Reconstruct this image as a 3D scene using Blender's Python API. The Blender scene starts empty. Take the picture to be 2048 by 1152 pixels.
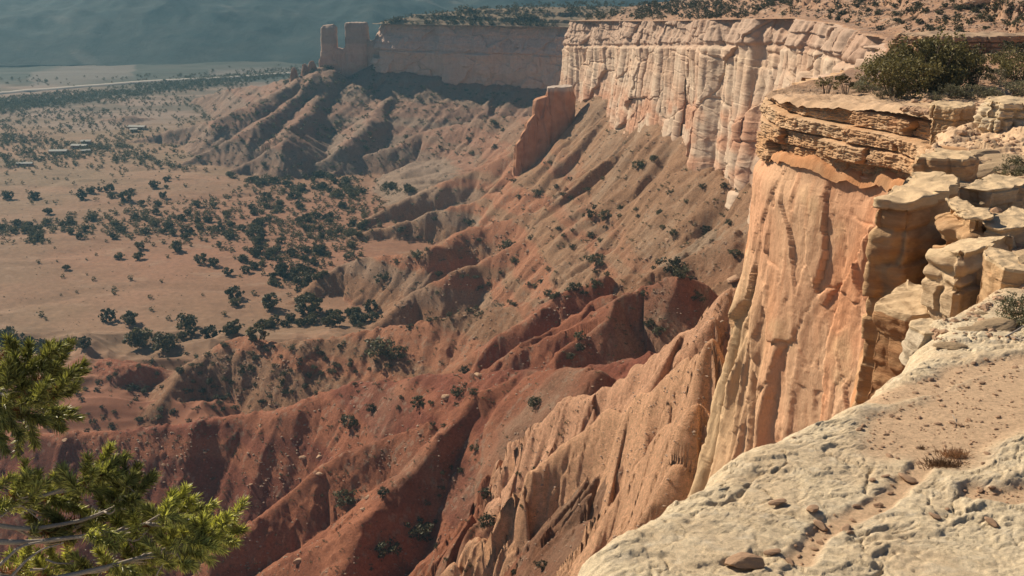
import bpy, math, random
import numpy as np
from math import radians
random.seed(7); rng = np.random.default_rng(7)
C = bpy.context.scene.collection
sc = bpy.context.scene

# ---------------------------------------------------------------- camera
FPX = 2196.0; PITCH = 17.8
cam_d = bpy.data.cameras.new('camera'); cam = bpy.data.objects.new('camera', cam_d); C.objects.link(cam)
cam_d.sensor_width = 36; cam_d.lens = 36 * FPX / 2048; cam_d.clip_start = .1; cam_d.clip_end = 20000
cam.location = (0, 0, 0); cam.rotation_euler = (radians(90 - PITCH), 0, 0)
sc.camera = cam
# ---------------------------------------------------------------- light
SUN_AZ = -48.0; SUN_EL = 35.0          # azimuth from +Y towards +X
sd = bpy.data.lights.new('sun', 'SUN'); sd.energy = 5.0; sd.angle = radians(.5); sd.color = (1, .87, .69)
sun = bpy.data.objects.new('sun', sd); C.objects.link(sun)
sun.rotation_euler = (radians(90 - SUN_EL), 0, radians(180 - SUN_AZ)); sun.location = (0, 0, 50)
w = bpy.data.worlds.new('World'); sc.world = w; w.use_nodes = True
nt = w.node_tree; sky = nt.nodes.new('ShaderNodeTexSky'); sky.sky_type = 'NISHITA'; sky.sun_disc = False
sky.sun_elevation = radians(SUN_EL); sky.sun_rotation = radians(SUN_AZ); sky.altitude = 2000
nt.links.new(sky.outputs[0], nt.nodes['Background'].inputs[0]); nt.nodes['Background'].inputs[1].default_value = .055
sc.view_settings.view_transform = 'Standard'; sc.view_settings.look = 'None'; sc.view_settings.exposure = .44
sc.view_settings.gamma = 1
sc.cycles.max_bounces = 5; sc.cycles.diffuse_bounces = 2; sc.cycles.volume_bounces = 0

# ---------------------------------------------------------------- numpy helpers
def _h(ix, iy, seed):
    h = (ix.astype(np.int64) * 374761393 + iy.astype(np.int64) * 668265263 + seed * 1442695041) & 0xffffffff
    h = ((h ^ (h >> 13)) * 1274126177) & 0xffffffff
    h = ((h ^ (h >> 15)) * 2246822519) & 0xffffffff
    return (h ^ (h >> 16)) & 0xffffff
def hsh(ix, iy=0, seed=0):
    ix = np.asarray(ix); iy = np.broadcast_to(np.asarray(iy), ix.shape)
    return _h(ix, iy, seed) / float(0xffffff)
def n2(x, y, seed=0):                                     # gradient noise, about -1..1
    x, y = np.broadcast_arrays(np.asarray(x, float), np.asarray(y, float))
    x0 = np.floor(x); y0 = np.floor(y); fx = x - x0; fy = y - y0
    ux = fx * fx * fx * (fx * (fx * 6 - 15) + 10); uy = fy * fy * fy * (fy * (fy * 6 - 15) + 10)
    def g(dx, dy):
        a = _h(x0 + dx, y0 + dy, seed) * (2 * math.pi / 0xffffff)
        return np.cos(a) * (fx - dx) + np.sin(a) * (fy - dy)
    a = g(0, 0); b = g(1, 0); c = g(0, 1); d = g(1, 1)
    return 1.5 * ((a + (b - a) * ux) * (1 - uy) + (c + (d - c) * ux) * uy)
def fbm(x, y, o=4, seed=0, gain=.5):
    s = 0; a = 1; t = 0
    for i in range(o):
        s = s + a * n2(x * 2 ** i + 13.7 * i, y * 2 ** i - 7.3 * i, seed + i); t += a; a *= gain
    return s / t
def ridged(x, y, o=3, seed=0, gain=.5):                   # 0..1, 1 on crests
    s = 0; a = 1; t = 0
    for i in range(o):
        s = s + a * (1 - np.abs(n2(x * 2 ** i + 5.1 * i, y * 2 ** i + 9.2 * i, seed + i))); t += a; a *= gain
    return s / t
def cells(x, y, seed=0):                                  # Voronoi: F1, F2-F1, cell random
    x, y = np.broadcast_arrays(np.asarray(x, float), np.asarray(y, float))
    x0 = np.floor(x); y0 = np.floor(y)
    f1 = np.full(x.shape, 9.); f2 = np.full(x.shape, 9.); r = np.zeros(x.shape)
    for i in (-1, 0, 1):
        for j in (-1, 0, 1):
            cx = x0 + i; cy = y0 + j
            px = cx + _h(cx, cy, seed) / 0xffffff; py = cy + _h(cx, cy, seed + 77) / 0xffffff
            d = np.hypot(px - x, py - y); rr = _h(cx, cy, seed + 191) / 0xffffff
            m = d < f1
            f2 = np.where(m, f1, np.minimum(f2, d)); r = np.where(m, rr, r); f1 = np.where(m, d, f1)
    return f1, f2 - f1, r
def facets(x, y, seed=0, g=1.6):                          # broken plates: each cell a tilted plane; -> height, edge distance
    x, y = np.broadcast_arrays(np.asarray(x, float), np.asarray(y, float))
    x0 = np.floor(x); y0 = np.floor(y); f1 = np.full(x.shape, 9.); f2 = f1.copy(); h = np.zeros(x.shape)
    for i in (-1, 0, 1):
        for j in (-1, 0, 1):
            cx = x0 + i; cy = y0 + j; a = _h(cx, cy, seed) / 0xffffff; b = _h(cx, cy, seed + 77) / 0xffffff
            ex = x - cx - a; ey = y - cy - b; d = np.abs(ex) * .6 + np.abs(ey) * .25 + np.hypot(ex, ey) * .6; m = d < f1
            hh = (_h(cx, cy, seed + 191) / 0xffffff - .5) + g * ((_h(cx, cy, seed + 5) / 0xffffff - .5) * ex + (_h(cx, cy, seed + 9) / 0xffffff - .5) * ey)
            f2 = np.where(m, f1, np.minimum(f2, d)); h = np.where(m, hh, h); f1 = np.where(m, d, f1)
    return h, f2 - f1
def sstep(a, b, x):
    t = np.clip((x - a) / (b - a), 0, 1); return t * t * (3 - 2 * t)
def smax(a, b, k):
    h = np.clip(.5 + .5 * (a - b) / k, 0, 1); return b * (1 - h) + a * h + k * h * (1 - h)
def lerp(a, b, t): return a + (b - a) * t
def mixc(c1, c2, t): t = np.asarray(t)[..., None]; return np.asarray(c1) * (1 - t) + np.asarray(c2) * t

SP, CP = math.sin(radians(PITCH)), math.cos(radians(PITCH))
def ray(u, v):
    a = (u - 1024) / FPX; b = (576 - v) / FPX
    return a, CP + b * SP, -SP + b * CP
def PD(u, v, D): a, y, z = ray(u, v); k = D / y; return (a * k, D, z * k)
def PZ(u, v, z): a, y, zz = ray(u, v); k = z / zz; return (a * k, y * k, z)
def proj(P):
    x, y, z = P[..., 0], P[..., 1], P[..., 2]
    f = y * CP - z * SP; up = y * SP + z * CP; f = np.maximum(f, .01)
    return 1024 + FPX * x / f, 576 - FPX * up / f, f

# ---------------------------------------------------------------- mesh helpers
def mesh_np(name, V, F, mat, parent=None, smooth=True, col=None, link=True):
    V = np.asarray(V, dtype=np.float32).reshape(-1, 3); F = np.asarray(F, dtype=np.int32)
    me = bpy.data.meshes.new(name); n = F.shape[1]
    me.vertices.add(len(V)); me.vertices.foreach_set('co', V.ravel())
    me.loops.add(F.size); me.loops.foreach_set('vertex_index', F.ravel())
    me.polygons.add(len(F)); me.polygons.foreach_set('loop_start', np.arange(0, F.size, n, dtype=np.int32))
    me.polygons.foreach_set('loop_total', np.full(len(F), n, dtype=np.int32))
    me.polygons.foreach_set('use_smooth', np.full(len(F), smooth, dtype=bool))
    if col is not None:
        col = np.asarray(col, dtype=np.float32).reshape(-1, 3)
        at = me.color_attributes.new('albedo', 'FLOAT_COLOR', 'POINT')
        at.data.foreach_set('color', np.concatenate([col, np.ones((len(col), 1), np.float32)], 1).ravel())
    me.update(calc_edges=True); me.validate()
    if mat: me.materials.append(mat)
    if not link: return me
    o = bpy.data.objects.new(name, me); C.objects.link(o)
    if parent: o.parent = parent
    return o
def gridF(R, Cn, mask=None, flip=False):
    i = np.arange(R * Cn).reshape(R, Cn)
    f = np.stack([i[:-1, :-1], i[:-1, 1:], i[1:, 1:], i[1:, :-1]], -1)
    if flip: f = f[..., ::-1]
    if mask is not None: f = f[mask]
    return f.reshape(-1, 4)
def compact(V, F, col=None):
    u, inv = np.unique(F, return_inverse=True)
    return V.reshape(-1, 3)[u], inv.reshape(F.shape), (None if col is None else col.reshape(-1, 3)[u])
def tag(o, label=None, cat=None, group=None, kind=None):
    if label: o['label'] = label
    if cat: o['category'] = cat
    if group: o['group'] = group
    if kind: o['kind'] = kind
    return o
def empty(name, loc, rz=0):
    o = bpy.data.objects.new(name, None); C.objects.link(o); o.location = loc; o.rotation_euler = (0, 0, rz)
    o.empty_display_size = .2; return o
def tube(pts, rad, n=6):                                   # -> V, F
    pts = np.asarray(pts, float); rad = np.broadcast_to(rad, (len(pts),)); m = len(pts)
    T = np.gradient(pts, axis=0); T /= np.linalg.norm(T, axis=1)[:, None] + 1e-9
    ref = np.array([.3, .2, 1.]) if abs(T[:, 2]).mean() < .8 else np.array([1., .2, .1])
    A = np.cross(T, ref); A /= np.linalg.norm(A, axis=1)[:, None] + 1e-9; B = np.cross(T, A)
    th = np.linspace(0, 2 * math.pi, n, endpoint=False)
    V = pts[:, None] + rad[:, None, None] * (np.cos(th)[None, :, None] * A[:, None] + np.sin(th)[None, :, None] * B[:, None])
    i = np.arange(m * n).reshape(m, n); j = np.roll(i, -1, 1)
    F = np.stack([i[:-1], j[:-1], j[1:], i[1:]], -1).reshape(-1, 4)
    return V.reshape(-1, 3), F
def merge(parts):
    Vs, Fs, k = [], [], 0
    for V, F in parts: Vs.append(V); Fs.append(F + k); k += len(V)
    return np.concatenate(Vs), np.concatenate(Fs)

# ---------------------------------------------------------------- materials
def nodes(name):
    m = bpy.data.materials.new(name); m.use_nodes = True; t = m.node_tree
    return m, t, t.nodes, t.links, t.nodes['Principled BSDF']
def rock_mat(name, scale, vary=.35, bump=.5, bumpdist=.2, rough=.92, stretch=(1, 1, 1), base=None, crack=0):
    m, t, N, L, B = nodes(name)
    tc = N.new('ShaderNodeTexCoord'); mp = N.new('ShaderNodeMapping'); mp.inputs['Scale'].default_value = stretch
    L.new(tc.outputs['Object'], mp.inputs[0])
    no = N.new('ShaderNodeTexNoise'); no.inputs['Scale'].default_value = scale; no.inputs['Detail'].default_value = 9
    no.inputs['Roughness'].default_value = .68
    L.new(mp.outputs[0], no.inputs['Vector'])
    no2 = N.new('ShaderNodeTexNoise'); no2.inputs['Scale'].default_value = scale * 5.3; no2.inputs['Detail'].default_value = 6
    no2.inputs['Roughness'].default_value = .75
    L.new(mp.outputs[0], no2.inputs['Vector'])
    if base is None:
        at = N.new('ShaderNodeAttribute'); at.attribute_name = 'albedo'; csrc = at.outputs['Color']
    else:
        rg = N.new('ShaderNodeRGB'); rg.outputs[0].default_value = (*base, 1); csrc = rg.outputs[0]
    mr = N.new('ShaderNodeMapRange'); mr.inputs['From Min'].default_value = .3; mr.inputs['From Max'].default_value = .7
    mr.inputs['To Min'].default_value = 1 - vary; mr.inputs['To Max'].default_value = 1 + vary
    ad = N.new('ShaderNodeMath'); ad.operation = 'ADD'; hf = N.new('ShaderNodeMath'); hf.operation = 'MULTIPLY'; hf.inputs[1].default_value = .5
    L.new(no.outputs[0], ad.inputs[0]); L.new(no2.outputs[0], ad.inputs[1]); L.new(ad.outputs[0], hf.inputs[0])
    L.new(hf.outputs[0], mr.inputs['Value'])
    mu = N.new('ShaderNodeMix'); mu.data_type = 'RGBA'; mu.blend_type = 'MULTIPLY'; mu.inputs[0].default_value = 1
    L.new(csrc, mu.inputs[6]); L.new(mr.outputs[0], mu.inputs[7])
    L.new(mu.outputs[2], B.inputs['Base Color']); B.inputs['Roughness'].default_value = rough
    B.inputs['Specular IOR Level'].default_value = .15
    bp = N.new('ShaderNodeBump'); bp.inputs['Strength'].default_value = bump; bp.inputs['Distance'].default_value = bumpdist
    if crack:
        vo = N.new('ShaderNodeTexVoronoi'); vo.feature = 'F1'; vo.inputs['Scale'].default_value = crack
        L.new(mp.outputs[0], vo.inputs['Vector'])
        a2 = N.new('ShaderNodeMath'); a2.operation = 'ADD'; L.new(hf.outputs[0], a2.inputs[0]); L.new(vo.outputs['Distance'], a2.inputs[1])
        L.new(a2.outputs[0], bp.inputs['Height'])
    else: L.new(hf.outputs[0], bp.inputs['Height'])
    L.new(bp.outputs[0], B.inputs['Normal'])
    return m
def leaf_mat(name, col, var=.5, trans=.25, rough=.6, spec=.25):
    m, t, N, L, B = nodes(name)
    g = N.new('ShaderNodeNewGeometry'); oi = N.new('ShaderNodeObjectInfo')
    mr = N.new('ShaderNodeMapRange'); mr.inputs['To Min'].default_value = 1 - var; mr.inputs['To Max'].default_value = 1 + var
    L.new(g.outputs['Random Per Island'], mr.inputs['Value'])
    m2 = N.new('ShaderNodeMapRange'); m2.inputs['To Min'].default_value = .6; m2.inputs['To Max'].default_value = 1.5
    L.new(oi.outputs['Random'], m2.inputs['Value'])
    mm = N.new('ShaderNodeMath'); mm.operation = 'MULTIPLY'; L.new(mr.outputs[0], mm.inputs[0]); L.new(m2.outputs[0], mm.inputs[1])
    rg = N.new('ShaderNodeRGB'); rg.outputs[0].default_value = (*col, 1)
    mu = N.new('ShaderNodeMix'); mu.data_type = 'RGBA'; mu.blend_type = 'MULTIPLY'; mu.inputs[0].default_value = 1
    L.new(rg.outputs[0], mu.inputs[6]); L.new(mm.outputs[0], mu.inputs[7])
    L.new(mu.outputs[2], B.inputs['Base Color']); B.inputs['Roughness'].default_value = rough
    B.inputs['Specular IOR Level'].default_value = spec
    if trans:
        tr = N.new('ShaderNodeBsdfTranslucent'); L.new(mu.outputs[2], tr.inputs[0]); mx = N.new('ShaderNodeMixShader')
        mx.inputs[0].default_value = trans; L.new(B.outputs[0], mx.inputs[1]); L.new(tr.outputs[0], mx.inputs[2])
        L.new(mx.outputs[0], t.nodes['Material Output'].inputs[0])
    return m
M_floor = rock_mat('valley_soil', .35, .22, .35, .4)
M_hill = rock_mat('badland_earth', 1.3, .6, 1.0, 1.1)
M_far = rock_mat('distant_slope', .02, .5, .6, 8)
M_wall = rock_mat('cliff_sandstone', .35, .2, .6, .5, stretch=(1, 1, .35))
M_near = rock_mat('near_sandstone', 1.3, .25, .9, .16, stretch=(1, 1, .4))
M_cap = rock_mat('layered_sandstone', 1.6, .28, .8, .12, stretch=(.5, .5, 1.6))
M_rim = rock_mat('rim_rock', 22, .55, 1.0, .03)
M_mesa = rock_mat('mesa_earth', 1.0, .35, .9, .4)
M_stone = rock_mat('stone', 14, .3, .8, .02, base=(.42, .27, .17))
M_leaf = leaf_mat('juniper_leaf', (.10, .086, .036))
M_leafn = leaf_mat('near_juniper_leaf', (.13, .11, .038))
M_shrub = leaf_mat('shrub_leaf', (.085, .082, .042))
M_sage = leaf_mat('sage_leaf', (.16, .15, .085))
M_dry = leaf_mat('dry_grass', (.26, .15, .08))
M_needle = leaf_mat('pine_needle', (.42, .42, .16), .65, .55, .4, .5)
M_needlebrown = leaf_mat('brown_needle', (.3, .13, .05), .4, .3, .5, .4)
M_bark = rock_mat('bark', 12, .4, .9, .02, base=(.16, .12, .09))
M_branch = rock_mat('grey_branch', 30, .3, .9, .004, base=(.36, .31, .26))
M_rubble = rock_mat('rubble_stone', 2, .4, .6, .1, base=(.34, .24, .17))

# ---------------------------------------------------------------- rim line: one edge x_e(y) from camera to the far end of the mesa
EDGE = np.array([(-14, -8), (-9, -2), (-7, 2), (-5.5, 4.6), (-2.2, 5.3), (PD(1132, 1152, 6.3)[0], 6.3), (PD(1210, 1040, 7.1)[0], 7.1), (PD(1400, 938, 8.2)[0], 8.2),
    (PD(1500, 880, 8.9)[0], 8.9), (PD(1600, 835, 9.4)[0], 9.4), (PD(1690, 800, 10.0)[0], 10.0), (PD(1750, 765, 10.8)[0], 10.8),
    (PD(1840, 700, 12.4)[0], 12.4), (5.2, 13.2), (6.6, 14.6), (7.6, 16.5), (8.6, 19.5), (9.4, 22.5), (10.6, 25.5), (11.9, 28.5), (13.3, 33), (14.2, 37), (17.5, 46), (21.5, 55), (25, 63), (28.3, 71), (29.5, 76), (27.5, 82), (24.4, 88), (22.9, 92.5), (23, 98),
    (27, 108), (36, 125), (62, 180), (86, 260), (102, 350), (104, 420), (95, 470), (88, 505), (90, 540), (76, 600), (72, 660), (66, 720), (52, 780), (43, 850), (47, 872),
    (84, 920), (96, 1000), (70, 1050), (45, 1068), (17, 1080), (-12, 1095), (-47, 1108), (-95, 1132), (-139, 1150), (-143, 1160), (-100, 1230), (0, 1320)], float)
_o = np.argsort(EDGE[:, 1]); EDGE = EDGE[_o]
def edge_x(y, j=1):
    y = np.asarray(y, float); x = np.interp(y, EDGE[:, 1], EDGE[:, 0])
    if j:
        a = np.clip(y * .012, .0, 2.2) * lerp(.32, 1, sstep(110, 150, y))
        x = x + a * (n2(y / (2 + a * 5), 3.3, 5) + .5 * n2(y / (.8 + a * 1.7), 9.3, 6)) + .10 * np.clip(y / 6, 0, 1) * n2(y / .55, 1.2, 8) * (y < 16) + .04 * n2(y / .17, 1.7, 9)
    return x
TR = np.array([(-8, -3.2), (0, -3.7), (6, -4.05), (9, -4.25), (12.5, -4.6), (18, -5.4), (24, -6.1), (30, -7), (50, -9.6), (70, -11.3), (90, -12.7), (110, -14), (200, -20), (420, -29), (600, -43),
    (850, -61), (930, -72), (1060, -82), (1155, -86), (1320, -92)], float)
def rim_trend(y): return np.interp(y, TR[:, 0], TR[:, 1])
APR = np.array([(-8, -112), (40, -112), (100, -112), (150, -108), (230, -100), (350, -92), (420, -96), (480, -99), (535, -94), (568, -90), (600, -98), (645, -109), (690, -105), (720, -99), (770, -112), (850, -119), (920, -135), (1060, -143), (1110, -139), (1155, -128), (1320, -140)], float)
def apron(y): return np.interp(y, APR[:, 0], APR[:, 1])

# ---------------------------------------------------------------- badland ridges: crest polylines
RED = (.30, .112, .06); REDD = (.25, .085, .05); BRN = (.29, .155, .085); GRY = (.31, .215, .14); TAN = (.32, .185, .105); PNK = (.59, .33, .20); PCH = (.65, .37, .215)
def RZ(*p): return [PZ(*q) for q in p]
RID = [  # points, slope near side (towards camera/right), slope far side, rill width, rill depth, colour, roundness
    (RZ((690, 1160, -166), (721, 1040, -156), (804, 946, -148), (873, 890, -142), (925, 838, -137), (960, 790, -131), (1047, 752, -125), (1180, 735, -108)), .95, .8, 9, 2.2, RED, 2),
    (RZ((400, 1150, -181), (434, 1117, -176), (573, 995, -165), (642, 932, -157), (700, 901, -152), (790, 868, -147), (873, 840, -140)), .85, .85, 7, 1.6, RED, 1.2),
    (RZ((-150, 900, -186), (0, 880, -180), (130, 866, -176), (240, 872, -174), (330, 852, -171), (400, 838, -168), (480, 830, -166), (560, 815, -161), (640, 785, -155), (700, 766, -150), (800, 760, -143), (950, 740, -131), (1100, 743, -121), (1220, 728, -111), (1400, 670, -95)), .9, .55, 11, 1.3, REDD, 2),
    (RZ((180, 715, -194), (250, 725, -190)), .6, .6, 6, 1.2, RED, 3),
    (RZ((330, 795, -192), (375, 735, -184), (430, 698, -178), (480, 684, -176), (560, 682, -173), (650, 678, -170), (760, 662, -164), (880, 636, -155), (960, 618, -150), (1100, 600, -138), (1200, 566, -129), (1320, 535, -119), (1400, 495, -112), (1480, 462, -104)), .62, .7, 10, 2.2, BRN, 3),
    (RZ((600, 760, -186), (700, 715, -180), (760, 700, -175), (830, 690, -169)), .6, .6, 9, 1.2, RED, 3),
    (RZ((794, 706, -178), (839, 658, -168), (894, 633, -158), (943, 623, -151)), .95, .6, 8, 1.2, RED, .8),
    (RZ((948, 738, -158), (960, 720, -154), (995, 668, -145), (1047, 637, -139), (1099, 599, -133), (1151, 574, -128), (1203, 554, -124)), 1.15, .75, 9, 1.8, RED, .7),
    (RZ((1000, 748, -150), (1047, 692, -140), (1099, 658, -135), (1151, 630, -129), (1175, 600, -125), (1215, 583, -121)), 1.2, .8, 8, 1.8, RED, .6),
    (RZ((1050, 700, -141), (1117, 668, -134), (1186, 628, -127), (1221, 603, -123), (1250, 580, -119)), 1.2, .8, 8, 1.8, RED, .6),
    (RZ((1083, 748, -140), (1117, 718, -134), (1186, 664, -126), (1221, 632, -121), (1242, 594, -117), (1290, 568, -114), (1360, 550, -109)), 1.1, .8, 9, 2.0, RED, .8),
    (RZ((730, 660, -199), (742, 651, -197), (825, 585, -184), (894, 550, -174), (978, 512, -165), (1050, 484, -156), (1130, 465, -146), (1200, 445, -138), (1290, 418, -125), (1350, 400, -114)), .85, .7, 14, 3.0, BRN, 2),
    (RZ((700, 610, -199), (745, 570, -190), (790, 535, -181), (850, 510, -172)), .8, .8, 12, 1.4, BRN, 1.5),
    (RZ((575, 605, -200), (640, 562, -193), (700, 527, -184), (787, 508, -175), (856, 494, -167), (922, 470, -165), (995, 446, -158), (1047, 430, -152), (1130, 410, -142), (1210, 385, -131), (1270, 355, -117)), .8, .62, 14, 3.0, BRN, 2),
    (RZ((700, 478, -199), (780, 450, -191), (880, 420, -181), (960, 395, -170), (1060, 372, -155), (1150, 345, -139), (1220, 318, -126), (1290, 285, -111), (1340, 262, -100), (1392, 240, -88)), 1.05, .62, 16, 4.2, TAN, 3),
    (RZ((690, 470, -200), (760, 420, -192), (860, 378, -181), (960, 335, -166), (1050, 290, -147), (1120, 250, -128), (1185, 215, -112), (1240, 189, -98)), .92, .66, 15, 4.2, TAN, 3),
    (RZ((1560, 395, -97), (1480, 425, -108), (1420, 445, -118)), .75, .7, 12, 2.5, GRY, 3),
    (RZ((655, 352, -199), (720, 318, -190), (790, 290, -178), (850, 262, -166), (930, 243, -154), (1040, 232, -142), (1110, 225, -128)), .75, .62, 20, 5, BRN, 3),
    (RZ((800, 352, -199), (860, 330, -190), (930, 300, -176), (990, 270, -160), (1060, 235, -142)), .7, .6, 18, 4, BRN, 3),
    (RZ((560, 345, -199), (640, 322, -190), (690, 290, -178), (730, 250, -168), (760, 215, -159), (800, 160, -141)), .66, .6, 22, 5, GRY, 4),
    (RZ((455, 345, -199), (500, 322, -190), (560, 280, -172), (600, 235, -163), (640, 190, -151), (660, 140, -131)), .66, .6, 22, 5, BRN, 4),
    (RZ((360, 330, -199), (420, 300, -188), (500, 255, -168), (560, 222, -160), (600, 185, -149), (630, 150, -134), (645, 132, -129)), .7, .6, 20, 5, BRN, 3),
    (RZ((255, 285, -200), (330, 262, -190), (400, 250, -182), (450, 232, -168), (520, 205, -156), (570, 175, -146), (610, 147, -136), (645, 132, -129)), .7, .7, 20, 4, BRN, 3),
    (RZ((400, 195, -192), (450, 180, -180), (520, 172, -166), (590, 155, -148)), .6, .6, 20, 4, BRN, 3),
    (RZ((215, 240, -198), (250, 232, -193), (300, 236, -198)), .4, .5, 20, 2, BRN, 5),
    # rocky ribs that run out from under the near cliff
    (RZ((1085, 848, -101), (1105, 820, -97), (1150, 795, -92), (1210, 765, -85), (1290, 715, -75), (1370, 675, -66), (1425, 635, -58), (1470, 570, -49)), 1.7, 1.0, 5, 3.0, PNK, .8),
    (RZ((1150, 850, -97), (1230, 800, -86), (1320, 745, -74), (1400, 690, -62), (1440, 640, -54)), 1.7, 1.3, 4, 2.6, PNK, .8),
    (RZ((1078, 938, -84), (1112, 905, -81), (1160, 868, -77), (1225, 832, -72), (1300, 788, -64), (1370, 740, -57), (1420, 690, -50)), 2.6, 1.3, 5, 2.2, PCH, .8),
    (RZ((1215, 1010, -72), (1260, 940, -66), (1310, 870, -58), (1380, 800, -49)), 2.2, 1.6, 3.5, 3, PCH, .8),
    (RZ((930, 1175, -110), (1010, 1110, -103), (1100, 1070, -93), (1200, 1035, -82), (1290, 980, -72)), 1.0, .9, 6, 2.4, RED, 1.5),
]
WALLB = np.array([(edge_x(y, 0) - 4 - (6 if y < 130 else 0), y) for y in list(range(-8, 130, 12)) + list(range(130, 1200, 25))], float)
RID.append(([(x, y, float(apron(y))) for x, y in WALLB], 1.0, .95, 30, 15.0, TAN, 3))
RID.insert(len(RID) - 1, ([(float(edge_x(y, 0)) - 3, y, float(apron(y))) for y in (905, 960, 1010, 1050, 1085, 1110, 1135, 1156)], .60, .5, 26, 7, GRY, 3))
def hills(X, Y):
    Z = np.full(X.shape, -260.); COL = np.zeros(X.shape + (3,))
    wx = X + 5 * n2(X / 38, Y / 38, 21) + 1.6 * n2(X / 11, Y / 11, 22)
    wy = Y + 5 * n2(X / 38, Y / 38, 23) + 1.6 * n2(X / 11, Y / 11, 24)
    for k, (pts, sn, sf, rw, rd, c, r0) in enumerate(RID):
        P = np.asarray(pts, float); reach = (P[:, 2].max() + 203) / min(sn, sf) * 1.3 + 12
        m = (X > P[:, 0].min() - reach) & (X < P[:, 0].max() + reach) & (Y > P[:, 1].min() - reach) & (Y < P[:, 1].max() + reach)
        if not m.any(): continue
        near = sstep(0, 60, 0 * X[m] + 60)
        amp = min(1., float(P[:, 1].mean()) / 420)
        x = X[m] + (wx[m] - X[m]) * amp; y = Y[m] + (wy[m] - Y[m]) * amp
        bd = np.full(x.shape, 1e9); bs = np.zeros(x.shape); bz = np.zeros(x.shape); sg = np.zeros(x.shape); S = 0
        for a, b in zip(P[:-1], P[1:]):
            dx, dy = b[0] - a[0], b[1] - a[1]; L = math.hypot(dx, dy) + 1e-6
            t = ((x - a[0]) * dx + (y - a[1]) * dy) / L / L; tc = np.clip(t, 0, 1)
            d = np.hypot(x - a[0] - tc * dx, y - a[1] - tc * dy)
            q = d < bd
            bd = np.where(q, d, bd); bs = np.where(q, S + tc * L + (t - tc) * L, bs); bz = np.where(q, a[2] + tc * (b[2] - a[2]), bz)
            sg = np.where(q, ((x - a[0]) * dy - (y - a[1]) * dx) / L, sg); S += L
        s_near = sstep(-.4, .4, sg / (bd + 1e-3))
        sl = lerp(sf, sn * (1.12 if sn < 1.3 else 1), s_near)
        d = np.sqrt(bd * bd + r0 * r0) - r0
        H = (P[:, 2].max() + 200)
        z = bz + 1.3 * amp * n2(bs / 14, k * 3.1, 31) + .7 * amp * n2(bs / 4.5, k * 3.1, 32)
        if sn > 1.4:   # a rock face that ends on a talus foot
            hh = np.minimum(20., 200 + bz)
            z = z - np.where(d * sl < hh, d * sl, hh + (d - hh / sl) * 1.3)
        else: z = z - d * sl + (.0009 if k < len(RID) - 1 else 0) * np.minimum(d, 160) ** 2
        off = bs / rw + .25 * n2(x / 20, y / 20, 40 + k) + .2 * s_near
        ri = np.abs(n2(off, d / (rw * 9.) + 3 * s_near, 60 + k)); ri2 = np.abs(n2(off * 2.7, d / (rw * 3.5), 61 + k))
        pm = sstep(-.2, .6, n2(bs / 45, d / 50, 65 + k)); z = z - rd * .7 * (.25 + .75 * pm) * (sstep(0, 16, d)) * (1.0 - np.minimum(1, 2.1 * ri)) - rd * (.3 if sn < 1.5 else 0) * pm * sstep(0, 7, d) * (1 - np.minimum(1, 2 * ri2))
        if sn > 1.5:
            wv = n2(x / 9, y / 9, 69 + k); A, ea = facets(bs / 9 + .6 * wv, d / 13 + 5 * s_near + .6 * wv, 70 + k, 1.5); fade = sstep(45, 22, d); fl_ = np.clip(1 - 2.4 * np.abs(n2(bs / 8 + .5 * wv, d / 50 + 3 * s_near, 75 + k)), 0, 1); Bq, eb = facets(bs / 3.6 + .4 * wv, d / 9 + 5 * s_near, 71 + k, 1.3)
            z = z + sstep(0, 2, d) * fade * (3.6 * A + .8 * Bq - 1.0 * np.exp(-(ea / .06) ** 2)) - 6.0 * fl_ * sstep(0, 5, d) * fade + .4 * Bq * fade + 1.6 * n2(bs / 5, 0 * bs, 76 + k) * sstep(5, 0, d) + .3 * fbm(x / 2, y / 2, 3, 72 + k)
        q = z > Z[m]
        zz = Z[m]; zz[q] = z[q]; Z[m] = zz
        cc = COL[m]; lo = np.clip((z[q] + 200) / 60, 0, 1)
        cc[q] = np.asarray(c) if sn < 1.4 else mixc(c, (.33, .125, .065), sstep(.9, 1.3, d * sl / hh))[q]; COL[m] = cc
    return Z, COL
def floor_z(X, Y):
    mound = sstep(560, 520, Y) * sstep(-330, -300, X) * 9 * np.clip(ridged(X / 70 + .4 * n2(X / 50, Y / 50, 91), Y / 52, 3, 92) - .5, 0, 1) * 2
    return -200 + mound - 24 * sstep(395, 330, Y) + 1.6 * fbm(X / 160, Y / 160, 3, 3) + .35 * n2(X / 22, Y / 22, 5) - 1.0 * sstep(.85, 1, ridged(X / 210 + .3, Y / 120, 1, 77)) + 4 * sstep(1250, 1700, Y) * fbm(X / 300, Y / 200, 2, 4)
def surf(X, Y):
    zf = floor_z(X, Y); zh, col = hills(X, Y)
    r = np.hypot(X, Y)
    _A, _e = facets(X / 6.5 + .3 * n2(X / 5, Y / 5, 54), Y / 6.5, 55, 1.2); zh = zh + .8 * _A * sstep(-.1, .5, n2(X / 45, Y / 45, 56)) + 1.5 * fbm(X / 16, Y / 16, 3, 51) + .8 * fbm(X / 3.4, Y / 3.4, 3, 52, .65) * sstep(-.4, .4, n2(X / 25, Y / 25, 53))
    # rubble lumps
    f1, _, cr = cells(X / 1.9, Y / 1.9, 5); lump = np.clip(.45 - f1, 0, 1) * (cr > .62) * sstep(-.2, .4, fbm(X / 30, Y / 30, 2, 90))
    zh = zh + 1.1 * lump
    f1, _, cr = cells(X / 4.6, Y / 4.6, 15); zh = zh + 2.6 * np.clip(.36 - f1, 0, 1) * (cr > .75)
    return zf, zh, col
GRID = {}
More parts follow.
